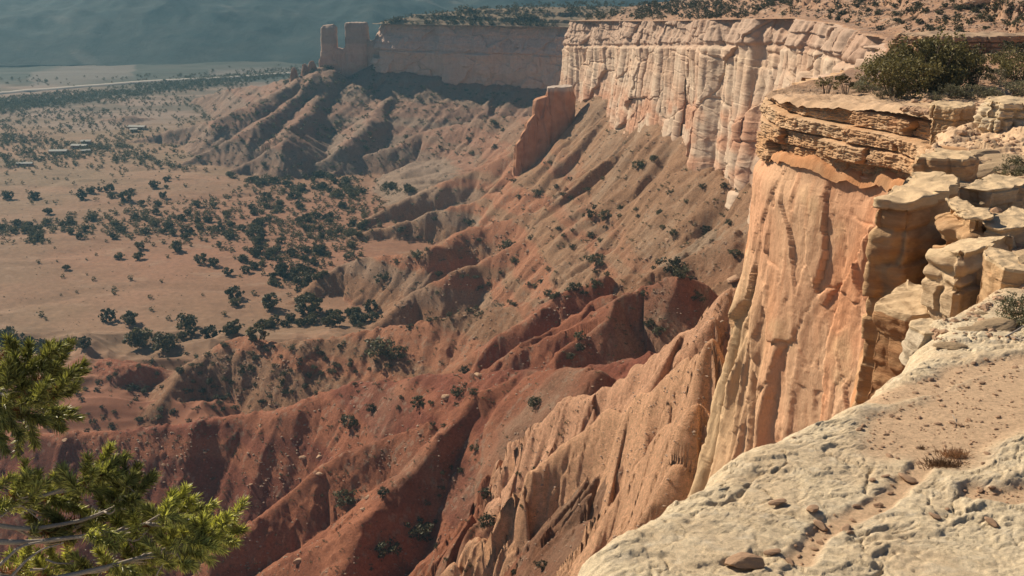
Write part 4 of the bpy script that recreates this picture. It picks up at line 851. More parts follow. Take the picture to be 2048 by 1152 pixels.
# ---- ranch houses and road
M_roof = rock_mat('pale_roof', 3, .08, .2, .02, base=(.42, .40, .35)); M_adobe = rock_mat('adobe', 3, .15, .3, .02, base=(.35, .22, .15))
M_pane = leaf_mat('dark_pane', (.02, .025, .03), 0, 0, .2, .5); M_road = rock_mat('road_surface', .4, .1, .2, .05, base=(.36, .31, .26)); M_wood = rock_mat('old_wood', 20, .3, .5, .01, base=(.2, .14, .09))
def box(cx, cy, cz, sx, sy, sz):
    V = np.array([(cx + i * sx / 2, cy + j * sy / 2, cz + k * sz) for i in (-1, 1) for j in (-1, 1) for k in (0, 1)], float)
    return V, np.array([(0, 1, 3, 2), (4, 6, 7, 5), (0, 4, 5, 1), (2, 3, 7, 6), (0, 2, 6, 4), (1, 5, 7, 3)])
def house(u, v, wd, dp, ht, rz, label, low=0):
    x, y, z, ok, _ = hit(u, v, 700); r = empty('ranch_house', (x[0], y[0], z[0] - .2), radians(rz)); tag(r, label, 'house', 'ranch houses among the junipers')
    mesh_np('wall', *box(0, 0, 0, wd, dp, ht), M_adobe, r, smooth=False)
    h2, p = ht * .35, .6; V = np.array([(-wd / 2 - p, -dp / 2 - p, ht), (wd / 2 + p, -dp / 2 - p, ht), (wd / 2 + p, dp / 2 + p, ht + h2 * .3), (-wd / 2 - p, dp / 2 + p, ht + h2 * .3), (-wd / 2 - p, 0, ht + h2), (wd / 2 + p, 0, ht + h2)])
    V = np.concatenate([V, V - (0, 0, .3)]); F = [(0, 1, 5, 4), (4, 5, 2, 3), (6, 10, 11, 7), (10, 9, 8, 11), (0, 6, 7, 1), (3, 2, 8, 9)]
    F = np.array(F); T = np.array([(0, 4, 10), (0, 10, 6), (4, 3, 9), (4, 9, 10), (1, 7, 11), (1, 11, 5), (5, 11, 8), (5, 8, 2)])
    Ft = np.concatenate([F[:, :3], F[:, [0, 2, 3]], T]); mesh_np('roof', V, Ft, M_roof, r, smooth=False)
    n = max(2, int(wd / 5))
    for k in range(n):
        xx = -wd / 2 + wd * (k + .5) / n
        if k == n // 2: mesh_np('door', *box(xx, -dp / 2 - .05, .1, 1.1, .12, 2.1), M_wood, r, smooth=False)
        else: mesh_np('window', *box(xx, -dp / 2 - .05, 1.0, 1.5, .12, 1.1), M_pane, r, smooth=False)
for a in [(118, 307, 16, 7, 3.2, 4, 'long low ranch house with grey roof, left one of the group'), (160, 296, 15, 7, 3.2, -6, 'ranch house with bright roof at the middle of the group'), (173, 287, 9, 6, 3, 3, 'small building with a white roof behind the others'), (171, 305, 8, 5, 2.6, 30, 'small outbuilding in front of the bright roofed house'), (275, 258, 18, 7, 3.2, -8, 'distant house with a long white roof by the foot of the slope'), (268, 263, 7, 6, 3, 10, 'short white roofed house in front of the distant long one'), (50, 331, 14, 5, 2.6, 2, 'low shed with a pale roof at far left among the junipers')]: house(*a)
U = np.linspace(-60, 586, 160); Vr = np.interp(U, [-60, 0, 300, 450, 640], [194, 187, 163.5, 156.5, 143]); x, y, z, ok, _ = hit(U, Vr, 900, 2100, 900)
P = np.stack([x, y], -1); k = np.ones(9) / 9; P = np.stack([np.convolve(np.pad(P[:, i], 4, mode='edge'), k, 'valid') for i in (0, 1)], -1); T = np.gradient(P, axis=0); T /= np.linalg.norm(T, axis=1)[:, None]; Nr = np.stack([-T[:, 1], T[:, 0]], -1)
offs = np.array([-9, -6, 6, 9.]); RX = P[:, None] + Nr[:, None] * offs[None, :, None]; zz = gz(P[:, 0], P[:, 1]); zz = np.convolve(np.pad(zz, 10, mode='edge'), np.ones(21) / 21, 'valid')
V = np.concatenate([RX, (zz[:, None] + np.array([-.8, 1.8, 1.8, -.8])[None])[..., None]], -1); tag(mesh_np('road', V, gridF(160, 4), M_road), kind='structure')

# ---- rock outcrops along the near rim
def outcrop(u0, u1, vt, D, h, dep, label, seed, tilt=(0, 0), rz=0, amp=.16, lt=.33, c1=(.42, .25, .13), c2=(.54, .35, .19), c3=(.62, .46, .28), name='rock_outcrop', taper=.06, sq=.22, n=320, mat=None):
    xc, _, zt = PD((u0 + u1) / 2, vt, D); wd = (u1 - u0) / FPX * math.hypot(D, zt); th = np.linspace(0, 2 * math.pi, n, endpoint=False)
    c = np.sign(np.cos(th)) * np.abs(np.cos(th)) ** sq; s_ = np.sign(np.sin(th)) * np.abs(np.sin(th)) ** sq
    fx, fy = c * wd / 2, s_ * dep / 2; q = 1 + .1 * n2(np.cos(th) * 1.5 + seed, np.sin(th) * 1.5, seed); fx, fy = fx * q, fy * q; rg_ = np.random.default_rng(seed)
    for _ in range(5):
        an = rg_.uniform(0, 6.28); cd, sn_ = math.cos(an), math.sin(an); hh_ = rg_.uniform(.72, .98) * math.hypot(cd * wd / 2, sn_ * dep / 2); ov = np.maximum(fx * cd + fy * sn_ - hh_, 0); fx = fx - ov * cd; fy = fy - ov * sn_
    Fr = resample(np.c_[np.append(fx, fx[0]), np.append(fy, fy[0])], n + 1)[:-1]; fx, fy = Fr[:, 0], Fr[:, 1]
    ca, sa = math.cos(radians(rz)), math.sin(radians(rz))
    rz = rz - math.degrees(math.atan2(xc, D)); ca, sa = math.cos(radians(rz)), math.sin(radians(rz)); xc += math.sin(math.atan2(xc, D)) * dep / 2
    foot = np.stack([xc + ca * fx - sa * fy, D + dep / 2 + sa * fx + ca * fy], -1); ztp = zt + tilt[0] * fx + tilt[1] * fy + .012 * h * n2(th * 3, 0 * th, seed + 1)
    dsp = lambda S, Z: np.maximum(strata(S, Z, seed, 1.3, lt, amp), -.75 * amp) + .3 * amp * fbm(S / .35, Z / .25, 3, seed + 4) + amp * .5 * n2(S / 1.5, Z / 2, seed + 5)
    V, F = rock_mass(foot, ztp, zt - h, m=150, taper=taper, seed=seed, dispf=dsp, rnd=.012, caps=34, smooth_n=1)
    R = V.reshape(n, -1, 3); k = R.shape[1] - 34; tp = R[:, k:]; tp[..., 2] += (.03 * fbm(tp[..., 0] / .5, tp[..., 1] / .35, 4, seed + 6, .6) + 0) * min(1, wd / 2) * np.linspace(.3, 1, 34)[None, :]
    V = R.reshape(-1, 3); zbuf_add(V)
    n_ = fbm(V[:, 0] / .8 + V[:, 1] / .8, V[:, 2] / .25, 4, seed + 7); a = mixc(c1, c2, sstep(-.3, .35, n_)); topm = np.zeros((n, R.shape[1])); topm[:, k - 6:] = 1; a = mixc(a, c3, .85 * topm.ravel())
    return tag(mesh_np(name, V, F, mat or M_cap, col=a), label, 'rock outcrop')
outcrop(1786, 1925, 418, 21.5, 5.0, 4.5, 'big brown layered block with a slanting pale top at the cliff edge', 701, tilt=(.12, -.03), rz=-8, amp=.11, lt=.6)
outcrop(1903, 1962, 440, 19.5, 3.6, 2.0, 'narrow wavy rock pillar right of the big layered block', 702, rz=12, amp=.22)
outcrop(1872, 1990, 520, 16.8, 3.0, 1.9, 'tilted pale slab face below the narrow pillar', 703, tilt=(.22, 0), rz=-28, c1=(.50, .35, .21), c2=(.58, .43, .27), amp=.12)
outcrop(1962, 2046, 545, 15.0, 1.3, 1.6, 'brown cube shaped rock behind the rim bush', 704, tilt=(-.05, 0), rz=14, amp=.1)
outcrop(1758, 1872, 640, 17.3, 3.4, 2.4, 'low cracked brown block jutting from the cliff edge', 705, rz=-6, amp=.11, lt=.6, c1=(.34, .17, .08), c2=(.42, .24, .12))
outcrop(1836, 1965, 330, 33, 1.6, 3.2, 'flat topped ledge rock with grey crust and brown front', 706, tilt=(.03, -.05), rz=-14)
outcrop(1930, 2090, 215, 57, 3.4, 5.5, 'knobbly whitish boulder mass right of the cracked tan block', 707, rz=10, c1=(.50, .38, .24), c2=(.58, .46, .31), amp=.4, sq=.8, taper=.35, lt=.8)
outcrop(1866, 1946, 218, 66, 4.5, 4, 'tan block with a slanting crack left of the whitish boulders', 708, rz=-4, c1=(.44, .28, .15), c2=(.48, .32, .18), amp=.3, lt=1.2)
outcrop(1985, 2075, 470, 19, 1.0, 2.5, 'low shelf of thin rock layers at the right frame edge', 709, rz=-10, c1=(.46, .33, .2), c2=(.52, .40, .26))
outcrop(1950, 2060, 395, 24, .9, 3, 'thin ledge of layered rock above the right shelf', 710, rz=-16, c1=(.46, .33, .2), c2=(.52, .40, .26))
outcrop(1912, 1985, 470, 20.6, 1.3, 1.8, 'small rounded rock knob beside the wavy pillar', 711, rz=30, sq=.7)
outcrop(1835, 1935, 676, 12.6, .8, .8, 'crusted rim lip rock beneath the tilted slab face', 712, rz=-12, c1=(.5, .4, .28), c2=(.56, .46, .33))
outcrop(1770, 2075, 74, 178, 4.5, 9, 'long brown ledge band across the hillside above the promontory junipers', 713, rz=6, c1=(.36, .22, .13), c2=(.42, .27, .16), c3=(.42, .3, .2), amp=.9, lt=1.3, tilt=(.01, 0))
SLM = [m.copy() for m in STM]
for m in SLM: m.materials[0] = M_slabby
SLB = [(1868, 352), (1905, 372), (1990, 340), (1945, 425), (1990, 440), (2030, 415), (1975, 392), (2035, 382), (1900, 690), (1960, 500), (2020, 508), (1990, 530), (2040, 520), (1945, 655), (1990, 650), (1962, 625), (2035, 450), (1935, 455), (1975, 468), (1905, 405), (2015, 345), (1960, 310), (2000, 320)]
x, y, z, ok = rhit([q[0] for q in SLB], [q[1] for q in SLB], lo=11, hi=90)
for i, lb in enumerate(row_labels(np.stack([x, y, z], -1), 'flat tan rock slab', 'on the rim at right', per=8)):
    k = (26 + 17 * ((i * 7) % 5)) / FPX * y[i]; o = bpy.data.objects.new('flat_rock', SLM[i % 6]); C.objects.link(o); o.location = (x[i], y[i], z[i] + .02 * k); o.scale = (k * 1.3, k * .8, k * .5); o.rotation_euler = (.06, -.08, i * 1.7 % 1.2 - .6); tag(o, lb, 'rock slab', 'flat slabs on the rim')
# red rock fin standing out before the far wall
def pinnacle():
    parts = []
    for i, (u0, u1, vt, vb, D, dp) in enumerate([(1092, 1146, 171, 300, 742, 14), (1064, 1104, 190, 320, 740, 13), (1047, 1080, 218, 335, 738, 12), (1036, 1064, 246, 345, 736, 10), (1028, 1048, 272, 350, 734, 8)]):
        xc, _, zt = PD((u0 + u1) / 2, vt, D); zb = PD(1024, vb, D)[2]; wd = (u1 - u0) / FPX * D; th = np.linspace(0, 2 * math.pi, 110, endpoint=False)
        c = np.sign(np.cos(th)) * np.abs(np.cos(th)) ** .55; s_ = np.sign(np.sin(th)) * np.abs(np.sin(th)) ** .55
        f = np.stack([xc + c * wd / 2, D + s_ * dp / 2], -1); zt_ = zt - (1 - c) * wd * (.12 if i < 2 else .5) * (1 if i else .25)
        parts.append(rock_mass(f, zt_, zb, m=60, taper=.2 if i else .04, seed=800 + i, dispf=lambda S, Z: 1.1 * flakes(S, Z, 810 + i, 1.1) + .8 * n2(S / 3, Z / 14, 815 + i), rnd=.04, smooth_n=1))
    V, F = merge(parts); zbuf_add(V); tag(mesh_np('rock_fin', V, F, M_wall, col=dcol(V, (.46, .24, .14), (.40, .19, .10), 8, 820, (.5, .4, .32), PD(1024, 180, 742)[2])), 'ragged red rock fin stepping down in front of the lit cliff corner', 'rock fin')
pinnacle()
def spikes():
    parts = []
    for i, (u0, u1, vt, vb) in enumerate([(575, 600, 135, 175), (596, 622, 128, 165), (608, 640, 122, 160)]):
        D = 1150; xc, _, zt = PD((u0 + u1) / 2, vt, D); zb = PD(1024, vb, D)[2]; wd = (u1 - u0) / FPX * D; th = np.linspace(0, 2 * math.pi, 70, endpoint=False)
        f = np.stack([xc + np.cos(th) * wd / 2, D + np.sin(th) * 6], -1); parts.append(rock_mass(f, zt, zb, m=40, taper=.75, seed=830 + i, dispf=lambda S, Z: .8 * flakes(S, Z, 831 + i, 1), rnd=.05, smooth_n=1))
    V, F = merge(parts); tag(mesh_np('rock_fin', V, F, M_wall, col=dcol(V, (.36, .2, .13), (.3, .15, .09), 8, 840)), 'small jagged red rock horn on the slope left of the chimney', 'rock fin')
spikes()

# ---- plants of the rim
NJUN = [Plant('juniper_tree', 1.35 + .2 * k, .86, .1, 85, 72, .030, M_leafn, 400 + k, crad=.13, rough=.6, nb=9, r0=.035) for k in range(3)]
BUSH = [Plant('rim_bush', 1.5, .75, .03, 46, 60, .034, M_sage, 420 + k, crad=.13, rough=.7, nb=16, r0=.014) for k in range(3)]
OPEN = [Plant('open_tree', 1.2, .6, .32, 20, 60, .035, M_leafn, 430 + k, crad=.10, rough=.9, nb=9, r0=.03) for k in range(2)]
RP = [(NJUN[1], 1790, 193, 88, 'dark juniper on the cliff promontory, leftmost of the big ones', 'juniper'), (NJUN[0], 1862, 184, 118, 'tallest dark juniper at the middle of the promontory', 'juniper'), (NJUN[2], 1830, 182, 80, 'shadowed juniper pressed between the two biggest on the promontory', 'juniper'), (NJUN[0], 1905, 180, 92, 'dark juniper just right of the tallest one on the promontory', 'juniper'), (OPEN[0], 1950, 172, 74, 'thin grey green tree at the right of the promontory junipers', 'tree'),
      (OPEN[1], 1652, 187, 40, 'tiny crooked pine on the promontory edge, leftmost', 'tree'), (OPEN[0], 1692, 187, 44, 'small bushy pine right of the tiny crooked one', 'tree'), (BUSH[0], 1722, 184, 30, 'low bush between the small pines and the junipers', 'bush'), (BUSH[1], 1905, 196, 34, 'grey green bush under the rightmost big juniper', 'bush'), (BUSH[2], 1945, 197, 38, 'wide grey green bush on the promontory', 'bush'), (BUSH[0], 1985, 196, 30, 'bush right of the wide grey green one', 'bush'),
      (BUSH[1], 2035, 192, 42, 'olive bush at the right edge of the promontory', 'bush'), (NJUN[2], 2040, 160, 62, 'juniper at the right frame edge behind the promontory', 'juniper'), (BUSH[0], 1730, 176, 30, 'bush close beside the leftmost big juniper', 'bush'), (BUSH[2], 1760, 196, 26, 'small grey bush at the foot of the leftmost big juniper', 'bush'), (BUSH[1], 1870, 200, 24, 'pale low bush on the promontory lip', 'bush'), (BUSH[2], 1990, 165, 36, 'bush behind the promontory below the hillside', 'bush'), (BUSH[0], 1800, 180, 28, 'bush between promontory junipers', 'bush'),
      (BUSH[1], 2034, 352, 52, 'dry grey bush on the sandy ground at right', 'bush'), (BUSH[0], 2050, 640, 80, 'wiry bush beside the brown cube shaped rock', 'bush'), (BUSH[2], 1800, 190, 20, 'tiny bush on the promontory edge under the junipers', 'bush')]
x, y, z, ok = rhit([r[1] for r in RP], [r[2] for r in RP])
for i, (pl, u, v, hpx, lab, cat) in enumerate(RP):
    if not ok[i]: print('rim plant miss', u, v); continue
    d = math.hypot(y[i], z[i]); pl.put(x[i], y[i], z[i] - .03, hpx / FPX * d, lab, cat, 'junipers on the promontory' if cat == 'juniper' else 'bushes on the rim' if cat == 'bush' else None)
# mesa scrub: nearest ones single, the rest one cover
U = rng.uniform(760, 2048, 12000); V = rng.uniform(0, 150, 12000) ** 1.0; V = np.where(rng.uniform(size=12000) < .5, V * .35, V); x, y, z, ok = rhit(U, V, lo=95, hi=1250, n=900); dxm = x - edge_x(y)
ok &= (dxm > 3) & (y > 118) & (n2(x / 28, y / 28, 931) + .5 * rng.normal(size=len(x)) > .1) & ((y > 480) | (rng.uniform(size=len(x)) < .3))
sz = rng.uniform(.6, 2.4, len(x)) * (y / 450).clip(.75, 2.0); Q = np.stack([x, y, z - .1, sz], -1)[ok]; Q = Q[np.argsort(-Q[:, 3] / Q[:, 1])]; keep = []
for q in Q:
    if len(keep) < 60 and all((q[0] - k[0]) ** 2 + (q[1] - k[1]) ** 2 > 40 for k in keep) and q[1] < 420: keep.append(q)
for i, (q, lb) in enumerate(zip(keep, row_labels([k[:3] for k in keep], 'dark scrub juniper', 'on the mesa slope', per=15))): SHR[i % 5].put(q[0], q[1], q[2], q[3], lb, 'juniper', 'scrub junipers on the mesa slope')
rs = Q[60:3600]; batch(FARC.fol, rs[:, 0], rs[:, 1], rs[:, 2], rs[:, 3], 'mesa_scrub', M_leaf)
# stones lying over mesa slope and rim
U = rng.uniform(1120, 2048, 9000); V = rng.uniform(0, 200, 9000); x, y, z, ok = rhit(U, V, lo=95, hi=900, n=600); dxm = x - edge_x(y); ok &= (dxm > 2) & (y > 105); x, y, z = x[ok], y[ok], z[ok]
stones(x, y, z, (.15 + .9 * rng.uniform(size=len(x)) ** 4) * (y / 200).clip(.6, 2), 'mesa_rubble', M_rubble)
U = rng.uniform(1800, 2048, 1500); V = rng.uniform(200, 680, 1500); x, y, z, ok = rhit(U, V, lo=11, hi=100, n=500); x, y, z = x[ok], y[ok], z[ok]
stones(x, y, z, (.05 + .3 * rng.uniform(size=len(x)) ** 5) * (y / 25), 'rim_gravel', M_stone)

# ---- the slab's loose stones
U = rng.uniform(1180, 2048, 9000); V = rng.uniform(660, 1152, 9000); x, y, z, ok = rhit(U, V, lo=5.8, hi=14, n=700)
sm = sand_mask(x, y); gravel = n2(x / .7, y / .7, 941) + .7 * (V < 900) * (U > 1700) + .3 * rng.normal(size=len(x))
ok &= (sm > .5) & (gravel > .35) & (x - edge_x(y) > .3); x, y, z = x[ok], y[ok], z[ok]; s_ = .006 + .030 * rng.uniform(size=len(x)) ** 4
stones(x, y, z + s_ * .1, s_, 'gravel', M_stone)
U = rng.uniform(1500, 2040, 900); V = rng.uniform(690, 1140, 900); x, y, z, ok = rhit(U, V, lo=5.8, hi=14, n=700); sm = sand_mask(x, y); ok &= (sm > .3) & (x - edge_x(y) > .4); Q = np.stack([x, y, z], -1)[ok][:110]
SPS = [(1545, 1102, .13, 'dark lumpy stone with a flat side on the sand at the bottom'), (1580, 1122, .10, 'rounded red stone right of the dark lumpy one'), (1598, 1108, .05, 'small stone beside the rounded red one'), (1490, 1128, .30, 'long brown ledge stone casting a shadow at the bottom of the slab'), (1815, 958, .20, 'upright brown rock edge above the sand channel'), (1745, 958, .09, 'round dark stone left of the upright rock edge'), (1772, 950, .08, 'small dark stone left of the upright rock edge'), (1982, 1044, .15, 'flat leaf shaped brown stone on the slab'), (1960, 978, .09, 'red stone in the pebble patch'), (1990, 985, .05, 'small red stone in the pebble patch'), (1920, 848, .08, 'dark stone in the sand below the upright twig'), (1625, 1018, .16, 'grey knob in the middle of the pale slab'), (1555, 1005, .15, 'grey lump left of the knob on the slab'), (1640, 1050, .16, 'dark overhung lump low on the slab'), (1690, 1055, .14, 'brown stone at the left of the sand channel'), (1700, 1062, .07, 'small brown stone against the channel bank'), (1870, 1030, .12, 'brown stone at the end of a thin ridge'), (1895, 1015, .06, 'small brown stone on the thin ridge'), (1588, 872, .04, 'tiny dark stone near the slab edge'), (1905, 765, .08, 'flat dark stone on the sand by the rocks')]
x, y, z, ok = rhit([q[0] for q in SPS], [q[1] for q in SPS], lo=5.8, hi=14)
for i, q in enumerate(SPS):
    o = bpy.data.objects.new('loose_stone', STM[i % 6]); C.objects.link(o); o.location = (x[i], y[i], z[i] + q[2] * .12); o.scale = (q[2] * .8, q[2] * .6, q[2] * .6); o.rotation_euler = (.15 * (i % 3), -.1, i * 2.1); tag(o, q[3], 'stone')
for i, (q, lb) in enumerate(zip(Q, row_labels(Q, 'small reddish pebble', 'on the slab sand', per=16))):
    k = .022 + .04 * random.random() ** 2; o = bpy.data.objects.new('pebble', STM[i % 6]); C.objects.link(o); o.location = (q[0], q[1], q[2] + k * .15); o.scale = (k * 1.2, k, k); o.rotation_euler = (.2, 0, i); tag(o, lb, 'pebble', 'pebbles on the slab sand')
# dry grass tufts
def tuft(u, v, rad, hgt, n, label, seed, name='grass_tuft'):
    rg = np.random.default_rng(seed); x, y, z, ok = rhit(u, v, 5.8, 20); b = rg.normal(size=(n, 2)) * rad * (1, .5); d = rg.normal(size=(n, 3)) * (.6, .6, .2) + (0, 0, .8); d /= np.linalg.norm(d, axis=1)[:, None]; L = hgt * rg.uniform(.5, 1.1, n)
    p0 = np.stack([b[:, 0], b[:, 1], -.01 + 0 * b[:, 0]], -1); sd = np.cross(d, (.3, 1, .1)); sd /= np.linalg.norm(sd, axis=1)[:, None]; w_ = .0022
    p1 = p0 + d * L[:, None] * .6; p2 = p0 + d * L[:, None] + np.array([0, 0, -.25])[None] * L[:, None] * rg.uniform(0, 1, n)[:, None]
    V = np.stack([p0 - sd * w_, p0 + sd * w_, p1 + sd * w_, p1 - sd * w_, p1 + sd * w_, p1 - sd * w_, p2 - sd * w_ * .4, p2 + sd * w_ * .4], 1).reshape(-1, 3); F = np.arange(8 * n).reshape(-1, 4)
    o = mesh_np(name, V, F, M_dry, smooth=False); o.location = (x[0], y[0], z[0]); return tag(o, label, 'dry grass')
tuft(1885, 928, .075, .085, 420, 'long clump of dry brown grass lying across the sand', 951); tuft(1912, 908, .05, .10, 300, 'taller dry grass tuft at the right end of the brown clump', 952)
tuft(1843, 893, .018, .045, 60, 'tiny dry grass tuft left of the brown clump', 953); tuft(1872, 900, .012, .03, 40, 'smallest dry sprig between the tufts', 954); tuft(1935, 850, .05, .03, 70, 'flat dry sprig in the gravel', 955)
def twig(pts, r, label):
    x, y, z, ok = rhit([p[0] for p in pts], [p[1] for p in pts], 5.8, 30); P = np.stack([x, y, z + np.array([p[2] for p in pts])], -1); V, F = tube(resample(P, 16), np.linspace(r, r * .4, 16), 6); tag(mesh_np('dead_twig', V, F, M_branch), label, 'twig')
twig([(1906, 838, .0), (1906, 838, .06)], .006, 'short dead twig standing upright in the sand'); twig([(1905, 832, .03), (1914, 842, .0)], .004, 'thin twig leaning on the upright one')
twig([(2010, 675, .03), (2030, 668, .06), (2060, 655, .1)], .012, 'bare dead stick under the wiry rim bush'); twig([(2015, 672, .02), (2060, 684, .02)], .01, 'bare stick lying flat by the rocks')

# ---- pinyon pine whose boughs reach into the frame
def pine():
    root = empty('pine_tree', (-3.9, 3.4, -3.85)); tag(root, 'pinyon pine at lower left, its needle tufts hanging over the drop', 'pine tree'); o0 = np.array([-3.9, 3.4, -3.85]); rg = np.random.default_rng(5)
    tr = np.array([(0, 0, -.3), (.05, .02, .6), (.0, .1, 1.3), (.12, .12, 2.0), (.1, .2, 2.7), (.18, .2, 3.3)]); V, F = tube(resample(tr, 30), np.linspace(.13, .03, 30), 10); V += .008 * rg.normal(size=V.shape); mesh_np('trunk', V, F, M_bark, root)
    def P(u, v, D): return np.array(PD(u, v, D)) - o0
    boughs = [  # path (u, v, D) after the trunk point, shoots (u0, v0, u1, v1)
        ((.05, .1, 2.45), [(-500, 560, 3.9), (-150, 740, 4.2), (20, 790, 4.3), (90, 760, 4.35), (130, 720, 4.35)],
         [(70, 760, 50, 705), (40, 770, 15, 725), (95, 750, 100, 690), (110, 740, 140, 690), (60, 800, 95, 765), (20, 800, 55, 770), (100, 800, 150, 775), (90, 820, 145, 822), (40, 830, 90, 845), (0, 830, 40, 870), (-20, 850, 10, 900), (60, 850, 70, 890), (-30, 780, 5, 740), (0, 760, -10, 700), (110, 790, 140, 750), (30, 760, 70, 730), (-20, 800, 30, 820), (120, 760, 165, 730), (5, 800, 25, 850), (75, 790, 120, 740), (50, 735, 60, 690), (100, 835, 120, 855), (20, 700, 25, 690), (85, 720, 120, 695)]),
        ((.05, .1, 1.9), [(-500, 820, 3.9), (-150, 960, 4.1), (20, 1010, 4.25), (110, 985, 4.3), (180, 950, 4.35), (215, 925, 4.35)],
         [(190, 950, 222, 895), (205, 945, 250, 915), (170, 965, 175, 915), (150, 975, 125, 940), (130, 985, 110, 955), (60, 1000, 50, 925), (50, 1000, 30, 960), (70, 990, 75, 950), (30, 990, 55, 950), (150, 980, 190, 965), (100, 1000, 130, 1005), (170, 975, 215, 985), (40, 1010, 70, 975), (0, 1020, 30, 1000), (200, 950, 235, 950), (120, 1010, 160, 1020)]),
        ((.0, .1, 1.75), [(-500, 900, 3.8), (-150, 1030, 4.0), (60, 1060, 4.2), (170, 1040, 4.3), (240, 1010, 4.3), (280, 975, 4.35)],
         [(265, 985, 275, 938), (280, 980, 305, 955), (250, 1000, 230, 965), (240, 1010, 270, 1000), (260, 1000, 285, 1015), (210, 1020, 195, 985), (180, 1035, 150, 1010), (190, 1035, 235, 1030), (130, 1050, 100, 1025), (150, 1050, 185, 1060), (80, 1060, 60, 1035), (225, 1020, 260, 1035), (100, 1065, 140, 1075)]),
        ((.0, .1, 1.55), [(-500, 1010, 3.8), (-150, 1080, 3.95), (60, 1085, 4.1), (170, 1072, 4.2), (260, 1060, 4.25), (330, 1030, 4.3), (350, 1010, 4.3)],
         [(345, 1020, 370, 980), (335, 1030, 345, 990), (350, 1025, 385, 1015), (345, 1035, 380, 1045), (310, 1045, 290, 1020), (290, 1050, 320, 1060), (250, 1060, 230, 1040), (270, 1060, 265, 1030), (320, 1040, 350, 1060), (210, 1070, 180, 1050), (230, 1070, 270, 1085), (190, 1075, 230, 1095), (140, 1080, 120, 1055), (300, 1045, 330, 1015)]),
        ((.0, .1, 1.35), [(-500, 1130, 3.7), (-150, 1150, 3.9), (100, 1160, 4.0), (230, 1130, 4.1), (330, 1100, 4.2), (410, 1075, 4.25), (450, 1065, 4.25)],
         [(445, 1070, 485, 1060), (440, 1068, 455, 1035), (430, 1075, 470, 1085), (410, 1075, 405, 1040), (400, 1080, 380, 1050), (385, 1085, 430, 1095), (420, 1070, 440, 1040), (350, 1100, 320, 1075), (340, 1100, 345, 1065), (360, 1095, 400, 1110), (310, 1110, 290, 1085), (300, 1115, 340, 1130), (260, 1125, 250, 1095), (270, 1125, 310, 1145), (220, 1135, 200, 1105), (230, 1135, 260, 1150), (180, 1145, 150, 1115), (160, 1150, 120, 1125), (100, 1155, 70, 1120), (60, 1150, 20, 1110), (330, 1105, 370, 1125), (290, 1115, 285, 1080), (370, 1090, 365, 1055), (120, 1155, 100, 1100), (40, 1140, 60, 1090), (380, 1090, 420, 1120), (395, 1080, 445, 1100)])]
    def needles(a, b, n, rg, ln=.043):
        ax = b - a; L = np.linalg.norm(ax); ax /= L; e1 = np.cross(ax, (.2, .5, .9)); e1 /= np.linalg.norm(e1); e2 = np.cross(ax, e1); th = rg.uniform(0, 6.28, n); t = rg.uniform(0, 1, n) ** .8
        el = np.radians(rg.uniform(25, 85, n) * (1.15 - .55 * t)); d = np.cos(el)[:, None] * ax + np.sin(el)[:, None] * (np.cos(th)[:, None] * e1 + np.sin(th)[:, None] * e2); p = a + ax * L * t[:, None]; l = ln * rg.uniform(.65, 1.1, n)[:, None]
        q = np.cross(d, rg.normal(size=(n, 3))); q /= np.linalg.norm(q, axis=1)[:, None]; q2 = np.cross(d, q); r = .0021
        base = [p + q * r, p - q * r * .5 + q2 * r * .87, p - q * r * .5 - q2 * r * .87]; m = p + d * l * .55 + np.array([0, 0, .002]); mid = [m + (x - p) * 1.0 for x in base]; tip = p + d * l
        V = np.stack(base + mid + [tip], 1).reshape(-1, 3); f = np.array([(0, 1, 4), (0, 4, 3), (1, 2, 5), (1, 5, 4), (2, 0, 3), (2, 3, 5), (3, 4, 6), (4, 5, 6), (5, 3, 6)])
        return V, (f[None] + (np.arange(n) * 7)[:, None, None]).reshape(-1, 3)
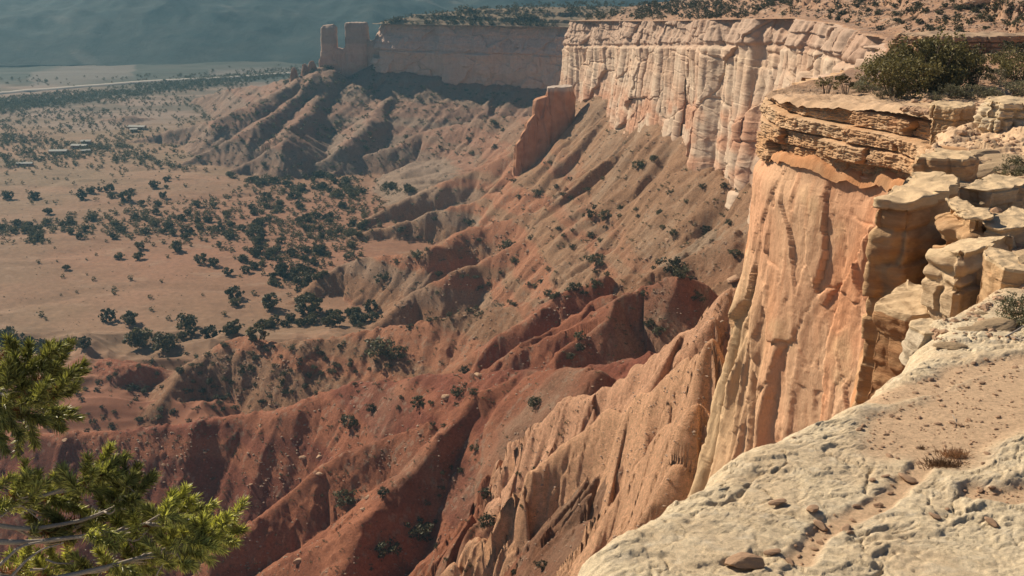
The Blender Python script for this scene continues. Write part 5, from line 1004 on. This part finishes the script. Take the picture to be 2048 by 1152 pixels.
    for bi, (t0, path, shoots) in enumerate(boughs):
        pp = resample(np.array([np.array(t0)] + [P(*q) for q in path]), 60); br0 = tube(pp, np.linspace(.032, .005, 60), 8)
        nd, tw, bn = [], [], []
        for k, (u0, v0, u1, v1) in enumerate(shoots):
            D = path[-1][2] + rg.uniform(-.28, .28); a, b = P(u0, v0, D), P(u1, v1, D + rg.uniform(-.05, .05))
            for e in range(1):
                a2 = a + rg.normal(size=3) * (.035, .05, .03); b2 = a2 + (b - a) * rg.uniform(.5, .85) + rg.normal(size=3) * .022; nd.append(needles(a2 + (a2 - b2) * .2, b2, 150, rg, .048)); tw.append(tube(np.array([a - (b - a) * .3, a2, b2]), .003, 5))
            j = np.argmin(np.linalg.norm(pp - a, axis=1)); j = max(0, j - 3); c = pp[j]; mid = (a + c) / 2 + rg.normal(size=3) * .02; mid[2] -= .02
            tw.append(tube(resample(np.array([c, mid, a, (a + b) / 2, b]), 12), np.linspace(.006, .0025, 12), 5)); nd.append(needles(a + (a - b) * .45, b, 300, rg, .052))
            if k % 2 == 0: bn.append(needles(c * .4 + a * .6, a, 50, rg))
        for k in range(10):   # inner shoots towards the trunk, left of the frame
            c = pp[8 + 3 * k]; b = c + rg.normal(size=3) * (.12, .12, .06) + (0.03, 0, .07); tw.append(tube(np.array([c, (b + c) / 2, b]), .004, 5)); nd.append(needles((c + b) / 2, b, 120, rg))
        V, F = merge([br0] + tw); br = mesh_np('branch', V, F, M_branch, root); V, F = merge(nd); mesh_np('needles', V, F, M_needle, br, smooth=False); V, F = merge(bn); o = mesh_np('dead_needles', V, F, M_needlebrown, br, smooth=False)
    for k, pts in enumerate([[(-60, 1180, 3.9), (0, 1130, 4.0), (40, 1092, 4.05), (100, 1080, 4.1), (150, 1074, 4.1)], [(-20, 1200, 3.9), (55, 1118, 4.0), (85, 1098, 4.05), (130, 1085, 4.1)], [(60, 1140, 4.1), (90, 1138, 4.1), (96, 1130, 4.1)], [(-60, 1060, 4.1), (0, 1035, 4.1), (35, 1008, 4.15), (55, 1020, 4.2), (80, 1040, 4.2)], [(90, 1118, 4.1), (110, 1126, 4.1), (160, 1128, 4.15)], [(300, 1180, 4.1), (318, 1140, 4.1), (340, 1110, 4.15)]]):
        pp = resample(np.array([P(*q) for q in pts]), 24); V, F = tube(pp, np.linspace(.009 - .001 * k, .002, 24), 6); mesh_np('bare_branch', V, F, M_branch, root)
pine()
